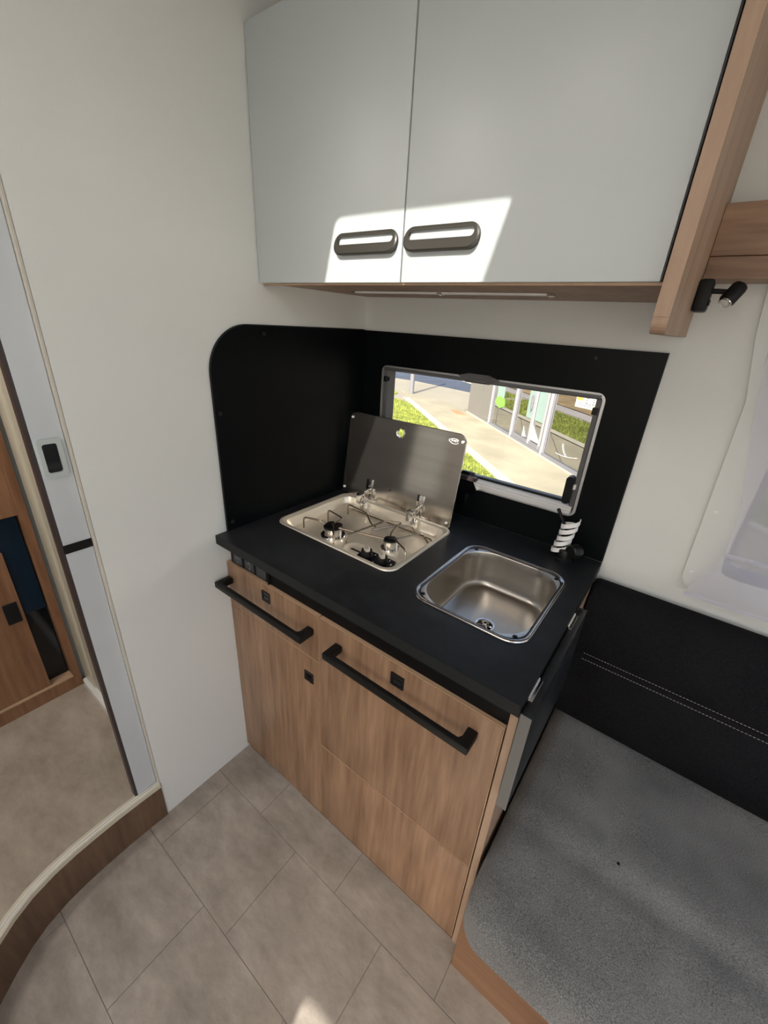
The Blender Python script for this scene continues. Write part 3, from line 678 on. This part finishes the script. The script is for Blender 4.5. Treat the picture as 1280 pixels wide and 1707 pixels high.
wire([(0.392, -0.302, .9000), (0.446, -0.330, ZT - .006), (0.455, -0.345, .8697)])
wire([(0.388, -0.286, .8990), (0.425, -0.215, ZT - .004), (0.440, -0.200, .8697)])
# frame wire along the back of the tray
wire([(0.100, -0.178, ZB), (0.440, -0.178, ZB), (0.452, -0.200, ZB), (0.452, -0.360, ZB)], 0.0022, 'support_frame')
# raised lid: rounded board with a finger hole
LX0, LX1, LZ0, LZ1, LYB, LYT = 0.030, 0.470, 0.906, 1.187, -0.134, -0.094
def lidpt(x, z, off=0.0):
    t = (z - LZ0) / (LZ1 - LZ0); y = LYB + (LYT - LYB) * t
    n = Vector((0, -(LZ1 - LZ0), (LYT - LYB))).normalized()      # faces the room
    return Vector((x, y, z)) + n * off
def onlid(bm_):
    """bmesh drawn in x, z with y = offset towards the room"""
    for v in bm_.verts: v.co = lidpt(v.co.x, v.co.z, -v.co.y)
    return bm_
hole = [(0.243 + 0.0135 * math.cos(-2 * PI * i / 24), 1.152 + 0.0135 * math.sin(-2 * PI * i / 24)) for i in range(24)]
lid = obj('lid', onlid(plate(rrect(LX0, LX1, LZ0, LZ1, .026, 8, (.010, .026, .026, .010)), [hole], 'y', -0.0, 0.0045)), M['lid'], hb, smooth=True, label='dark satin lid standing upright with a finger hole')
obj('grommet', onlid(lathe([(0.0135, .0), (0.0160, -.0004), (0.0165, -.0018), (0.0150, -.0028), (0.0128, -.0018), (0.0126, .0045)], (0.243, 0, 1.152), 'y', 28, cap=False)), M['chrome'], lid, smooth=True)
edge = rrect(LX0, LX1, LZ0, LZ1, .026, 8, (.010, .026, .026, .010))
obj('lid_rim', onlid(tube([(p[0], 0.0022, p[1]) for p in edge], 0.0022, 6, closed=True)), M['chrome'], lid, smooth=True)
for x, z in ((LX0 + .010, LZ1 - .018), (LX1 - .010, LZ1 - .020), (LX0 + .008, LZ0 + .018), (LX1 - .012, LZ0 + .014)):
    obj('buffer', onlid(lathe([(0.0042, .0), (0.0042, -.003), (0.0025, -.0045), (0, -.0046)], (x, 0, z), 'y', 14, cap=False)), M['diffuser'], lid, smooth=True)
# small silver emblem near the corner: oval swoosh round four short letters
b = bmesh.new(); lx, lz = 0.433, 1.165
def stroke(pts, w=0.0011): tube([(p[0], -0.0003, p[1]) for p in pts], 0, 6, b, flat=(w * .5, w * .75))
stroke([(lx - .014 + .004 * math.cos(a), lz + .0035 * math.sin(a)) for a in [PI * .3 + PI * 1.1 * i / 8 for i in range(9)]])
stroke([(lx + .013 * math.cos(a), lz - .0025 + .0058 * math.sin(a)) for a in [-PI + PI * i / 12 for i in range(13)]])
stroke([(lx + .013 * math.cos(a), lz + .0015 + .0050 * math.sin(a)) for a in [PI * .95 - PI * .9 * i / 12 for i in range(13)]])
stroke([(lx - .007, lz + .003), (lx - .010, lz + .002), (lx - .007, lz), (lx - .010, lz - .002)])
stroke([(lx - .005, lz - .002), (lx - .004, lz + .003), (lx - .0025, lz), (lx - .001, lz + .003), (lx, lz - .002)])
stroke([(lx + .005, lz + .003), (lx + .002, lz + .003), (lx + .002, lz - .002), (lx + .005, lz - .002)]); stroke([(lx + .002, lz), (lx + .0045, lz)])
stroke([(lx + .0065, lz + .003), (lx + .0085, lz - .002), (lx + .0105, lz + .003)])
obj('emblem', onlid(b), M['tape'], lid)
# small black scuff mark on the lid
b = bmesh.new(); tube([(0.238 + .010 * math.cos(a), -0.0004, 0.958 + .008 * math.sin(a)) for a in [0.1 + 2.2 * i / 8 for i in range(9)]], 0, 6, b, flat=(.0006, .0012)); tube([(0.232, -0.0004, 0.957), (0.240, -0.0004, 0.966)], 0, 6, b, flat=(.0005, .001))
obj('scuff_mark', onlid(b), M['plastic'], lid)
for hx in (0.150, 0.357):
    h = obj('hinge', onlid(box(hx - .013, hx + .013, -.0030, -.0002, 0.928, 0.978, .001)), M['chrome'], hb, smooth=True)
    obj('hinge_screw', onlid(lathe([(0.006, -.0026), (0.0055, -.0042), (0.002, -.0050), (0.0, -.0042)], (hx, 0, 0.957), 'y', 16, cap=False)), M['chrome'], h, smooth=True)
    obj('hinge_arm', box(hx - .004, hx + .004, -.158, -.134, .895, .944, .002), M['chrome'], h, smooth=True)
    obj('hinge_block', box(hx - .024, hx + .002, -.170, -.145, .897, .934, .003), M['chrome'], h, smooth=True)
    obj('hinge_foot', box(hx - .004, hx + .014, -.172, -.150, .8815, .906, .003), M['chrome'], h, smooth=True)

# ------------------------------------------------------------------ overhead cabinet
UD, UZ, UT, UW = -0.427, 1.540, 2.005, 0.880
uc = thing('overhead_cabinet', 'white two-door overhead cabinet above the hob and sink', 'cabinet', (0.44, -0.2, UZ))
obj('bottom_panel', box(0.0012, UW, UD + .017, -0.0012, UZ + .0005, UZ + 0.015), M['wood_light'], uc)
obj('bottom_edge', box(0.0012, UW, UD + .0135, UD + .0168, UZ - .0045, UZ + .017), M['wood_edge'], uc)
obj('top_panel', box(0.0012, UW, UD + .017, -0.0012, UT - .015, UT), M['laminate'], uc)
obj('side_panel', box(0.0012, 0.012, UD + .017, -0.0012, UZ + .0155, UT - .0155), M['laminate'], uc)
obj('side_panel', box(UW - .012, UW, UD + .017, -0.0012, UZ + .0155, UT - .0155), M['laminate'], uc)
GX = 0.4375
def slot_handle(parent, x0, x1, z0, z1):
    """stadium shaped grip: thin upper lip, wide lower lip, slot between them"""
    r = (z1 - z0) / 2
    o1 = rrect(x0, x1, z0, z1, r - .0005, 8)
    sl0, sl1 = z0 + (z1 - z0) * 0.46, z0 + (z1 - z0) * 0.82
    i1 = rrect(x0 + .010, x1 - .010, sl0, sl1, (sl1 - sl0) / 2 - .0003, 5)
    yf = UD - .0125
    b = bmesh.new()
    n = len(o1)
    cx, cz = (x0 + x1) / 2, (z0 + z1) / 2
    def sc(l, d): return [(cx + (p[0] - cx) * (1 - d / ((x1 - x0) / 2)), cz + (p[1] - cz) * (1 - d / r)) for p in l]
    a = sc(o1, .003)
    plate(a, [i1[::-1]], 'y', yf, yf + .0045, b)
    loft([[(p[0], UD - .0004, p[1]) for p in o1], [(p[0], yf + .003, p[1]) for p in o1], [(p[0], yf, p[1]) for p in a]], True, False, False, b)
    for v in b.verts:
        if v.co.y < UD - .001:
            f = max(0, min(1, (v.co.z - z0) / (z1 - z0))); base = yf - v.co.y      # lower lip stands out, upper lip lies flat
            v.co.y = UD - (.0030 + .0105 * (1 - f)) + (v.co.y - yf) * (.25 + .6 * (1 - f))
    return obj('handle', b, M['grip'], parent, smooth=True)
dl = obj('door', box(0.0035, GX - .0015, UD, UD + .016, UZ - .001, UT + .003, .0012), M['laminate'], uc, smooth=True)
drr = obj('door', box(GX + .0015, UW - .0025, UD, UD + .016, UZ - .001, UT + .003, .0012), M['laminate'], uc, smooth=True)
slot_handle(dl, 0.266, 0.4275, 1.588, 1.628); slot_handle(drr, 0.4435, 0.597, 1.588, 1.6285)
obj('gap_shade_strip', box(UW - .0024, UW - .0004, UD + .002, UD + .016, UZ, UT), M['plastic'], drr)  # black strip painted in for the shade of the gap by the end panel
# LED strip under the overhead cabinet
ls = thing('strip_lamp', 'clear plastic strip lamp screwed under the overhead cabinet', 'lamp', (0.40, -0.21, UZ))
prof = [(-.008, 0), (.008, 0), (.0075, -.003), (.004, -.0045), (-.004, -.0045), (-.0075, -.003)]
obj('diffuser', loft([[(x, -0.205 + p[0], UZ - .0002 + p[1]) for p in prof] for x in (0.135, 0.655)], True, True, True), M['diffuser'], ls, smooth=True)
for x in (0.128, 0.40, 0.662):
    obj('clip', box(x - .007, x + .007, -0.213, -0.197, UZ - .006, UZ - .0001, .001), M['chrome'], ls)
    obj('screw', lathe([(0.003, 0), (0.003, -.001), (0.0015, -.0018)], (x, -0.205, UZ - .006), 'z', 12), M['chrome'], ls, smooth=True)

# ------------------------------------------------------------------ wooden end panel, cross board, spot lamp
pts = [(-0.002, 1.475), (-0.440 + .018, 1.473)] + [(-0.440 + .018 - .018 * math.sin(a), 1.473 + .018 - .018 * math.cos(a)) for a in [PI / 2 * i / 6 for i in range(1, 7)]] + [(-0.440, CZ - .001), (-0.002, CZ - .001)]
ep = obj('end_panel', plate(pts, [], 'x', 0.8835, 0.9030), M['wood_light'], origin=(0.893, -0.2, 1.473))
tag(ep, 'tall walnut end panel at the right of the white overhead cabinet', 'panel')
eb = bmesh.new(); box(0.8833, 0.9032, -0.4415, -0.4402, 1.495, CZ - .002, bm=eb); obj('edge_band', eb, M['wood_light'], ep)
cb = thing('cross_board', 'horizontal walnut board fixed to the wall right of the end panel', 'board', (1.5, -0.06, 1.577))
obj('plank', box(0.9035, 2.3, -0.080, -0.0012, 1.6155, 1.698, .001), M['wood_x'], cb)
obj('plank', box(0.9035, 2.3, -0.080, -0.0012, 1.577, 1.6145, .001), M['wood_x'], cb)
spt = thing('reading_lamp', 'small black swivel spot lamp beneath the walnut cross board', 'lamp', (0.915, -0.10, 1.545))
obj('base', box(0.9033, 0.9270, -0.122, -0.068, 1.520, 1.5745, .005), M['plastic_m'], spt, smooth=True)
obj('switch', box(0.9270, 0.9300, -0.118, -0.108, 1.530, 1.540, .001), M['plastic'], spt)
obj('arm', tube([(0.926, -0.095, 1.556), (0.950, -0.095, 1.555)], 0.0045, 12), M['plastic_m'], spt, smooth=True)
hd = lathe([(0.0, -.020), (0.011, -.020), (0.0135, -.016), (0.0135, .012), (0.0125, .016), (0.0, .016)], (0, 0, 0), 'z', 24, cap=False)
mt = Matrix.Translation((0.960, -0.097, 1.552)) @ Matrix.Rotation(0.45, 4, 'Y') @ Matrix.Rotation(-0.55, 4, 'X')
bmesh.ops.transform(hd, matrix=mt, verts=hd.verts); h = obj('head', hd, M['plastic_m'], spt, smooth=True)
lr = lathe([(0.0112, -.0202), (0.0108, -.0222), (0.0094, -.0226), (0.0086, -.0206)], (0, 0, 0), 'z', 24, cap=False)
bmesh.ops.transform(lr, matrix=mt, verts=lr.verts); obj('ring', lr, M['chrome'], h, smooth=True)
lr = lathe([(0.0085, -.0203), (0.0070, -.0222), (0.004, -.0226), (0.0, -.0228)], (0, 0, 0), 'z', 20, cap=False)
bmesh.ops.transform(lr, matrix=mt, verts=lr.verts); obj('lens', lr, M['diffuser'], h, smooth=True)

# ------------------------------------------------------------------ bench, cushions
bn = thing('bench', 'walnut bench box under the grey seat cushion', 'bench', (1.5, -0.35, 0.0))
obj('front_panel', box(0.884, 2.5, -0.640, -0.624, 0.0, 0.300, .001), M['wood_dark'], bn)
obj('side_panel', box(0.884, 0.8985, -0.6235, -0.004, 0.0, 0.300), M['wood_dark'], bn)
obj('seat_board', box(0.899, 2.5, -0.6235, -0.004, 0.284, 0.300), M['wood_dark'], bn)
def cushion(x0, x1, y0, y1, z0, z1, r, rc, crown, nx=60, ny=34):
    """pillowed block with rounded corners: superellipse cross edges, crown towards the middle"""
    b = bmesh.new(); rows = []
    out = rrect(x0, x1, y0, y1, rc, 8)
    cx, cy = (x0 + x1) / 2, (y0 + y1) / 2
    def inset(l, d): 
        ax, ay = (x1 - x0) / 2, (y1 - y0) / 2
        return [(cx + (p[0] - cx) * (1 - d / ax), cy + (p[1] - cy) * (1 - d / ay)) for p in l]
    L = []
    L.append([(p[0], p[1], z0) for p in inset(out, r * .4)])
    L.append([(p[0], p[1], z0 + r * .4) for p in out])
    for i in range(9):
        a = PI / 2 * i / 8
        L.append([(p[0], p[1], z1 - r + r * math.sin(a)) for p in inset(out, r * (1 - math.cos(a)))])
    for k in range(1, 24):
        d = r + (min(x1 - x0, y1 - y0) / 2 - r - .01) * k / 23
        L.append([(p[0], p[1], z1 + crown * math.sin(min(1, k / 12) * PI / 2)) for p in inset(out, d)])
    L = [[q for p, p2 in zip(l, l[1:] + l[:1]) for q in ([p] + [tuple(p[c] + (p2[c] - p[c]) * t / 8 for c in range(3)) for t in range(1, 8)] if (Vector(p) - Vector(p2)).length > .2 else [p])] for l in L] if False else L
    loft(L, True, True, False, b)
    bmesh.ops.remove_doubles(b, verts=b.verts, dist=1e-5)
    holes_ = [e for e in b.edges if e.is_boundary]
    if holes_: bmesh.ops.holes_fill(b, edges=holes_)
    return b
sc_ = thing('seat_cushion', 'grey woven seat cushion on the bench, rounded front corner', 'cushion', (1.5, -0.4, 0.30))
sb = cushion(0.8875, 2.5, -0.712, -0.010, 0.301, 0.446, .045, .055, .004)
long_ = [e for e in sb.edges if e.calc_length() > .25]
bmesh.ops.subdivide_edges(sb, edges=long_, cuts=20, use_grid_fill=True)
bmesh.ops.triangulate(sb, faces=[f for f in sb.faces if len(f.verts) > 4])
for v in sb.verts:              # soft fold across the seat, front part falling gently towards the edge
    if v.co.z > .40 and v.co.y < -.30:
        w = min(1, (v.co.z - .40) / .04)
        v.co.z += w * (-.007 * math.exp(-((v.co.y + .492 + .008 * math.sin(v.co.x * 9)) / .028) ** 2) - .055 * max(0, -.50 - v.co.y) + .003 * math.exp(-((v.co.y + .44) / .03) ** 2))
obj('cover', sb, M['seat'], sc_, smooth=True)
obj('tack', lathe([(0.0032, 0.0), (0.0030, 0.0012), (0, 0.0018)], (1.118, -0.452, 0.4575), 'z', 10, cap=False), M['plastic'], sc_)
bc = thing('backrest_cushion', 'black backrest cushion with a double seam against the rear wall', 'cushion', (1.5, -0.07, 0.45))
key = [(-0.004, 0.452), (-0.128, 0.452), (-0.140, 0.470), (-0.146, 0.54), (-0.138, 0.62), (-0.125, 0.664), (-0.122, 0.670), (-0.124, 0.676), (-0.122, 0.74), (-0.104, 0.81), (-0.080, 0.845), (-0.055, 0.862), (-0.028, 0.862), (-0.008, 0.852), (-0.004, 0.83)]
L = []
for x, s in ((0.884, .93), (0.887, .975), (0.893, 1.0), (1.3, 1.0), (1.8, 1.0), (2.5, 1.0)):
    L.append([(x, -0.06 + (p[0] + 0.06) * s, 0.66 + (p[1] - 0.66) * (1 - (1 - s) * .35)) for p in key])
bk = loft(L, True, True, True)
obj('cover', bk, M['backrest'], bc, smooth=True)
for zz, yy in ((0.661, -0.1275), (0.679, -0.1250)):
    b = bmesh.new(); x = 0.917
    while x < 1.75:
        tube([(x, yy, zz), (x + .0048, yy, zz)], 0.0006, 5, b); x += 0.0074
    obj('stitching', b, M['thread'], bc, kind='stuff')

# ------------------------------------------------------------------ sliding door leaf, shower corner and far cupboard on the raised floor
dd = struct('door_1', plate(rrect(-0.961, -0.9095, 0.156, 2.12, .001, 2), [], 'x', -0.030, -0.010), M['silver'])
obj('band', box(-0.0305, -0.0085, -0.9615, -0.9090, 0.978, 0.998), M['plastic'], dd)
obj('gasket', box(-0.032, -0.012, -0.9685, -0.9617, 0.156, 2.12), M['shade'], dd)
hp = obj('pull_plate', plate(rrect(-0.9565, -0.917, 1.148, 1.226, .006, 4), [rrect(-0.9500, -0.9250, 1.158, 1.216, .005, 4)[::-1]], 'x', -0.0098, -0.0045), M['plate'], dd, smooth=True)
obj('pull_recess', plate(rrect(-0.9500, -0.9250, 1.158, 1.216, .005, 4), [], 'x', -0.0098, -0.0090), M['glossblack'], hp)
st = thing('shower_tray', 'white shower tray at the foot of the beige post behind the silver door', 'shower tray', (-0.3, -0.7, 0.15))
obj('tray', plate(rrect(-0.583, -0.036, -0.900, -0.012, .012, 4), [rrect(-0.555, -0.06, -0.872, -0.04, .03, 5)[::-1]], 'z', 0.1502, 0.176), M['white'], st, smooth=True)
obj('tray_floor', box(-0.556, -0.058, -0.873, -0.039, 0.1502, 0.156), M['white'], st)
pf = thing('shower_enclosure', 'beige post and brown folded shower door beside the far cupboard', 'shower', (-0.5, -0.88, 0.176))
obj('post', box(-0.584, -0.500, -0.888, -0.868, 0.1765, 2.14, .003), M['cream'], pf, smooth=True)
obj('post', box(-0.4985, -0.425, -0.882, -0.866, 0.1765, 2.14, .002), M['creamd'], pf, smooth=True)
obj('door_panel', box(-0.424, -0.040, -0.879, -0.873, 0.1965, 2.14), M['shade'], pf)
obj('door_rail', box(-0.424, -0.040, -0.882, -0.870, 0.1765, 0.196, .002), M['creamd'], pf)
fc = thing('far_cupboard', 'walnut cupboard at the far left with a tall dark opening and door', 'cupboard', (-0.6, -1.3, 0.15))
X0, X1 = -0.628, -0.586
obj('plinth', box(X0, X1, -2.19, -0.8975, 0.1505, 0.205), M['wood_far'], fc)
obj('plinth_edge', box(X0, X1 + .004, -2.19, -0.920, 0.2055, 0.214, .001), M['wood_edge'], fc)
obj('stile', box(X0, X1, -0.922, -0.8975, 0.2055, 2.14), M['wood_far'], fc)
obj('upper_panel', box(X0, X1, -2.19, -0.9225, 0.868, 2.14), M['wood_far'], fc)
obj('dark_niche', box(X0, X0 + .010, -2.19, -0.9225, 0.2145, 0.8675), M['glossblack'], fc)
obj('screen', box(X1 - .022, X1 - .014, -1.02, -0.926, 0.52, 0.862, .002), M['blue'], fc, label='glossy dark blue panel in the opening')
df = obj('door', box(X1 - .012, X1 - .0005, -1.50, -0.987, 0.2145, 0.760, .001), M['wood_far'], fc)
obj('lock', box(X1 - .0004, X1 + .003, -1.032, -0.996, 0.512, 0.588, .002), M['plastic'], df)
obj('rear_panel', box(X0, X0 + .008, -0.895, -0.012, 0.1505, 2.14), M['wall'], fc)

# rooflight frame and housings of the added fill lamps
rf = struct('window_3', plate(rrect(SKY[0] - .04, SKY[1] + .04, SKY[2] - .04, SKY[3] + .04, .05), [rrect(SKY[0], SKY[1], SKY[2], SKY[3], .02)[::-1]], 'z', CZ - .012, CZ - .0005), M['white'])
obj('pane', plate(rrect(SKY[0] - .02, SKY[1] + .02, SKY[2] - .02, SKY[3] + .02, .03), [], 'z', CZ + .022, CZ + .025), glassy('roof_pane', (0.95, 0.95, 0.95), 0.0, 0.0), rf)
for x, y, sx, sy_ in ((-0.32, -1.55, .12, .25), (1.05, -1.98, .30, .11)):
    cl = thing('fill_lamp', 'added flat white fill lamp ' + ('above the raised floor' if x < 0 else 'behind the viewer'), 'lamp', (x, y, CZ - .015), 'added fill lamps')
    obj('housing', box(x - sx - .01, x + sx + .01, y - sy_ - .01, y + sy_ + .01, CZ - .016, CZ - .0008, .004), M['white'], cl)

# ------------------------------------------------------------------ outside: paving, grass, shop front
GZ = -0.6
def quad_plate(pts, z0, z1): return plate(pts, [], 'z', z0, z1)
BD, BN = Vector((.7218, -.692)), Vector((.692, .7218))         # along the building; from vehicle to building
def G(n, a):                                                    # ground point: n across, a along from the corner
    c = Vector((-3.97, 9.28)); c0 = c - BN * c.dot(BN)
    return (c0 + BN * n + BD * a)[:]
struct('ground', box(-60, 40, -40, 60, GZ - .3, GZ - .03), M['ground'])
struct('road', quad_plate([(-45, 13.75), (-8.6, 13.75), (-5.9, 12.95), (30, 11.0), (30, 59), (-45, 59)], GZ - .028, GZ - .004), M['asphalt'])
struct('forecourt', quad_plate([(-13.0, 13.75), (-8.6, 13.75), (-5.9, 12.95), (-3.0, 12.2), G(3.97, -.5), G(3.97, 9), G(.9, 9), G(.9, -9.4)], GZ - .029, GZ - .0075), M['crossing'])
# concrete walk in slabs between the kerb and the shop
walk = struct('walkway', quad_plate([G(2.76, -2.2), G(3.94, -.2), G(3.94, 9), G(2.76, 9)], GZ - .007, GZ - .0055), M['joint'])
e_ = Vector((.945, -.327)); pm = Vector((.327, .945))
def on_line(n, m): # point with BN·p = n and pm·p = m
    det = BN.x * pm.y - BN.y * pm.x
    return ((n * pm.y - BN.y * m) / det, (BN.x * m - n * pm.x) / det)
m = 8.0
while m > 2.2:
    g = .008
    a, b_, c, d = on_line(2.765, m - g), on_line(3.935, m - g), on_line(3.935, m - .62 + g), on_line(2.765, m - .62 + g)
    obj('slab', quad_plate([a, b_, c, d], GZ - .0054, GZ), M['concrete'], walk)
    m -= .62
def kerb_row(n0, n1, a0, a1):
    k = struct('kerb', quad_plate([G(n0, a0), G(n1, a0), G(n1, a1), G(n0, a1)], GZ - .028, GZ + .004), M['joint'])
    a = a0
    while a < a1:
        obj('kerb_stone', quad_plate([G(n0, a + .005), G(n1, a + .005), G(n1, min(a1, a + .995)), G(n0, min(a1, a + .995))], GZ + .0041, GZ + .02), M['kerb'], k)
        a += 1.0
kerb_row(2.56, 2.755, -2.1, 8.0)
def lawn(name, poly, n, seed):
    lo = struct(name, quad_plate(poly, GZ - .027, GZ + .012), M['grass'])
    random.seed(seed); xs = [p[0] for p in poly]; ys = [p[1] for p in poly]; b = bmesh.new()
    def inside(x, y):
        c = False
        for i in range(len(poly)):
            (x1, y1), (x2, y2) = poly[i], poly[i - 1]
            if (y1 > y) != (y2 > y) and x < (x2 - x1) * (y - y1) / (y2 - y1) + x1: c = not c
        return c
    k = 0
    while k < n:
        x, y = random.uniform(min(xs), max(xs)), random.uniform(min(ys), max(ys))
        if not inside(x, y): continue
        k += 1; a = random.uniform(0, PI); h = random.uniform(.02, .06); w = .010
        dx, dy = w * math.cos(a), w * math.sin(a)
        v = [b.verts.new((x - dx, y - dy, GZ + .01)), b.verts.new((x + dx, y + dy, GZ + .01)), b.verts.new((x + random.uniform(-.02, .02), y + random.uniform(-.02, .02), GZ + .01 + h))]
        b.faces.new(v)
    obj('grass_blades', b, M['grassb'], lo, kind='stuff', recalc=False)
lawn('lawn', [G(2.555, 7.0), G(2.555, -1.15), G(2.35, -1.7), G(1.9, -2.25), G(1.08, -2.4), G(1.08, 7.0)], 14000, 3)
lawn('lawn', [G(2.55, -2.95), G(2.45, -2.75), G(2.2, -2.7), G(1.6, -2.75), G(1.08, -2.9), G(1.08, -6.5), G(2.2, -6.5), G(2.55, -4.6)], 5000, 4)
struct('road', quad_plate([G(.3, -9), G(.3, 3), G(.88, 3), G(.88, -9)], GZ - .028, GZ - .006), M['roadgrey'])
struct('field', quad_plate([G(-30, -9), G(-30, 3), G(.28, 3), G(.28, -9)], GZ - .026, GZ + .012), M['field'])
tag(obj('door_mat', quad_plate([G(3.55, -.35), G(3.75, -.25), G(3.75, .35), G(3.55, .25)], GZ + .0005, GZ + .008), M['terracotta']), 'terracotta mat on the paving by the grey building corner', 'mat')
# shop front
def B3(a, z, off):          # along, height above ground, distance out from the front towards the vehicle
    p = Vector((-3.97, 9.28)) + BD * a - BN * off; return (p.x, p.y, GZ + z)
def bslab(a0, a1, z0, z1, o0, o1, bm=None):
    b = bm or bmesh.new()
    vs = [b.verts.new(B3(a, z, o)) for a in (a0, a1) for o in (o0, o1) for z in (z0, z1)]
    for f in [(0, 1, 3, 2), (4, 6, 7, 5), (0, 4, 5, 1), (2, 3, 7, 6), (0, 2, 6, 4), (1, 5, 7, 3)]: b.faces.new([vs[i] for i in f])
    return b
sh = thing('shop_building', 'low shop building with grey panels and glazed bays seen through the window', 'building', B3(3, 0, 0))
obj('body', bslab(-.06, 1.40, 0, 3.1, -6, -.03), M['lightclad'], sh)
obj('back_wall', bslab(1.41, 12, 0, 3.1, -6, -5), M['inside'], sh)
obj('shop_floor', bslab(1.41, 12, 0, .05, -4.99, -.10), M['inside'], sh)
obj('roof', bslab(-.06, 12, 3.11, 3.35, -6, .05), M['lightclad'], sh)
obj('cladding_panel', bslab(-.09, .565, .03, 3.1, -.029, 0.0), M['lightclad'], sh)
obj('cladding_panel', bslab(.58, 1.40, .03, 3.1, -.029, 0.0), M['lightclad'], sh)
obj('plinth', bslab(-.1, 12, 0, .028, -.02, .03), M['kerb'], sh)
obj('sill_rail', bslab(1.46, 12, .03, .075, -.06, .02), M['mulliond'], sh)
for a in (1.41, 2.64, 3.96, 5.45, 6.9, 8.4):
    obj('mullion', bslab(a - .03 if a > 1.5 else a, a + .02, .03, 3.1, -.06, .03), M['mullion'], sh)
    obj('mullion_side_strip', bslab(a + .0205, a + .045, .076, 3.1, -.05, .0), M['mulliond'], sh)  # solid grey strip along one side of each mullion
for a0, a1 in ((1.46, 2.605), (2.69, 3.925), (4.01, 5.415), (5.50, 6.865), (6.95, 8.365)):
    obj('pane', bslab(a0, a1, .08, 3.08, -.030, -.024), M['shopglass'], sh)
obj('door_stile', bslab(3.375, 3.44, .09, 3.0, -.02, .015), M['mullion'], sh)
obj('door_stile', bslab(3.80, 3.83, .09, 3.0, -.02, .012), M['mullion'], sh)
obj('door_bottom_rail', bslab(2.70, 3.92, .078, .15, -.02, .010), M['mulliond'], sh)
obj('door_handle', bslab(3.335, 3.365, .75, 1.0, .03, .06), M['mulliond'], sh)
def bpoly(pts, off, t=.004):
    return loft([[B3(a, z, off) for a, z in pts], [B3(a, z, off + t) for a, z in pts]], True, True, True)
obj('pale_panel', bpoly([(3.10, .55), (3.335, .55), (3.335, 1.4), (3.10, 1.4)], -.022), M['paper'], sh)  # plain pale blue panels just in front of the glass
obj('pale_panel', bpoly([(3.46, .56), (3.78, .56), (3.78, 1.4), (3.46, 1.4)], -.022), M['paper'], sh)
obj('pale_panel', bpoly([(1.60, .66), (1.98, .66), (1.98, 1.3), (1.60, 1.3)], -.022), M['paper'], sh)
obj('green_sticker', bpoly([(1.55, .57), (1.82, .47), (2.09, .56), (2.04, .71), (1.78, .74), (1.60, .66)], -.016), M['green'], sh)
obj('sail_sticker', bpoly([(3.10, .36), (3.09, .16), (3.26, .18), (3.20, .24)], -.016), M['paperw'], sh)
obj('sail_sticker', bpoly([(3.46, .46), (3.46, .18), (3.82, .18), (3.62, .34)], -.016), M['paperw'], sh)
obj('sail_sticker', bpoly([(3.36, .30), (3.33, .18), (3.44, .18)], -.015), M['paperw'], sh)
po = obj('poster', bpoly([(4.60, 1.03), (5.30, 1.07), (5.30, 1.42), (4.60, 1.38)], -.022), M['paperw'], sh, label='white poster with an orange square and small print')
obj('poster_square', bpoly([(4.63, 1.14), (4.78, 1.15), (4.78, 1.26), (4.63, 1.25)], -.017, .002), M['orange'], po)
b = bmesh.new()
random.seed(8)
for c0 in (4.86, 5.02):
    for k in range(6):
        z = 1.30 - k * .035
        w = random.uniform(.03, .08)
        loft([[B3(c0, z, o), B3(c0 + w, z, o), B3(c0 + w, z + .014, o), B3(c0, z + .014, o)] for o in (-.017, -.015)], True, True, True, b)
for k in range(2): loft([[B3(4.66, 1.075 + k * .03, o), B3(5.0, 1.085 + k * .03, o), B3(5.0, 1.093 + k * .03, o), B3(4.66, 1.083 + k * .03, o)] for o in (-.017, -.015)], True, True, True, b)
obj('small_print', b, M['mulliond'], po, kind='stuff')
obj('star_sticker', bpoly([(5.04, 1.05), (5.10, 1.12), (5.12, 1.20), (5.20, 1.24), (5.28, 1.32), (5.36, 1.26), (5.36, 1.12), (5.25, 1.14), (5.16, 1.08)], -.012), M['yellow'], sh)
sqg = bmesh.new(); tube([B3(4.53 + .16 * t * t, .39 - .17 * t, -.015) for t in [i / 8 for i in range(9)]], .005, 6, sqg)
tube([B3(4.39 + .6 * t, .19 + .09 * t * t, -.015) for t in [i / 8 for i in range(9)]], .005, 6, sqg)
obj('line_sticker', sqg, M['paperw'], sh)
# post on the forecourt, low wall and kiosk across the road
pst = obj('sign_post', tube([(-6.80, 10.72, GZ), (-6.80, 10.72, GZ + 2.4)], .075, 16), M['mulliond'], smooth=True, origin=(-6.8, 10.72, GZ))
tag(pst, 'grey round post standing on the sunlit forecourt outside', 'post')
fnc = thing('fence', 'distant metal fence with pale uprights beyond the asphalt', 'fence', (-9, 24, GZ))
obj('fence_board', box(-20, 2, 24.05, 24.10, GZ, GZ + 1.1), M['asphalt'], fnc)
for k in range(15):
    obj('upright', box(-16 + k * 1.15 - .05, -16 + k * 1.15 + .05, 23.9, 24.0, GZ, GZ + 1.3), M['mullion'], fnc)
ms = thing('road_marking', 'white painted line on the asphalt outside', 'marking', (-8, 18, GZ))
obj('stripe', loft([[(-13.5, 20.5, z), (-13.4, 20.7, z), (-5.0, 14.0, z), (-5.1, 13.8, z)] for z in (GZ + .001, GZ + .008)], True, True, True), M['kerb'], ms)
kk = obj('kiosk', box(-13.0, -11.4, 16.2, 17.2, GZ, GZ + 1.1, .05), M['paper'], origin=(-12, 16.5, GZ))
tag(kk, 'small pale blue box beyond the forecourt, far left of the view', 'box')
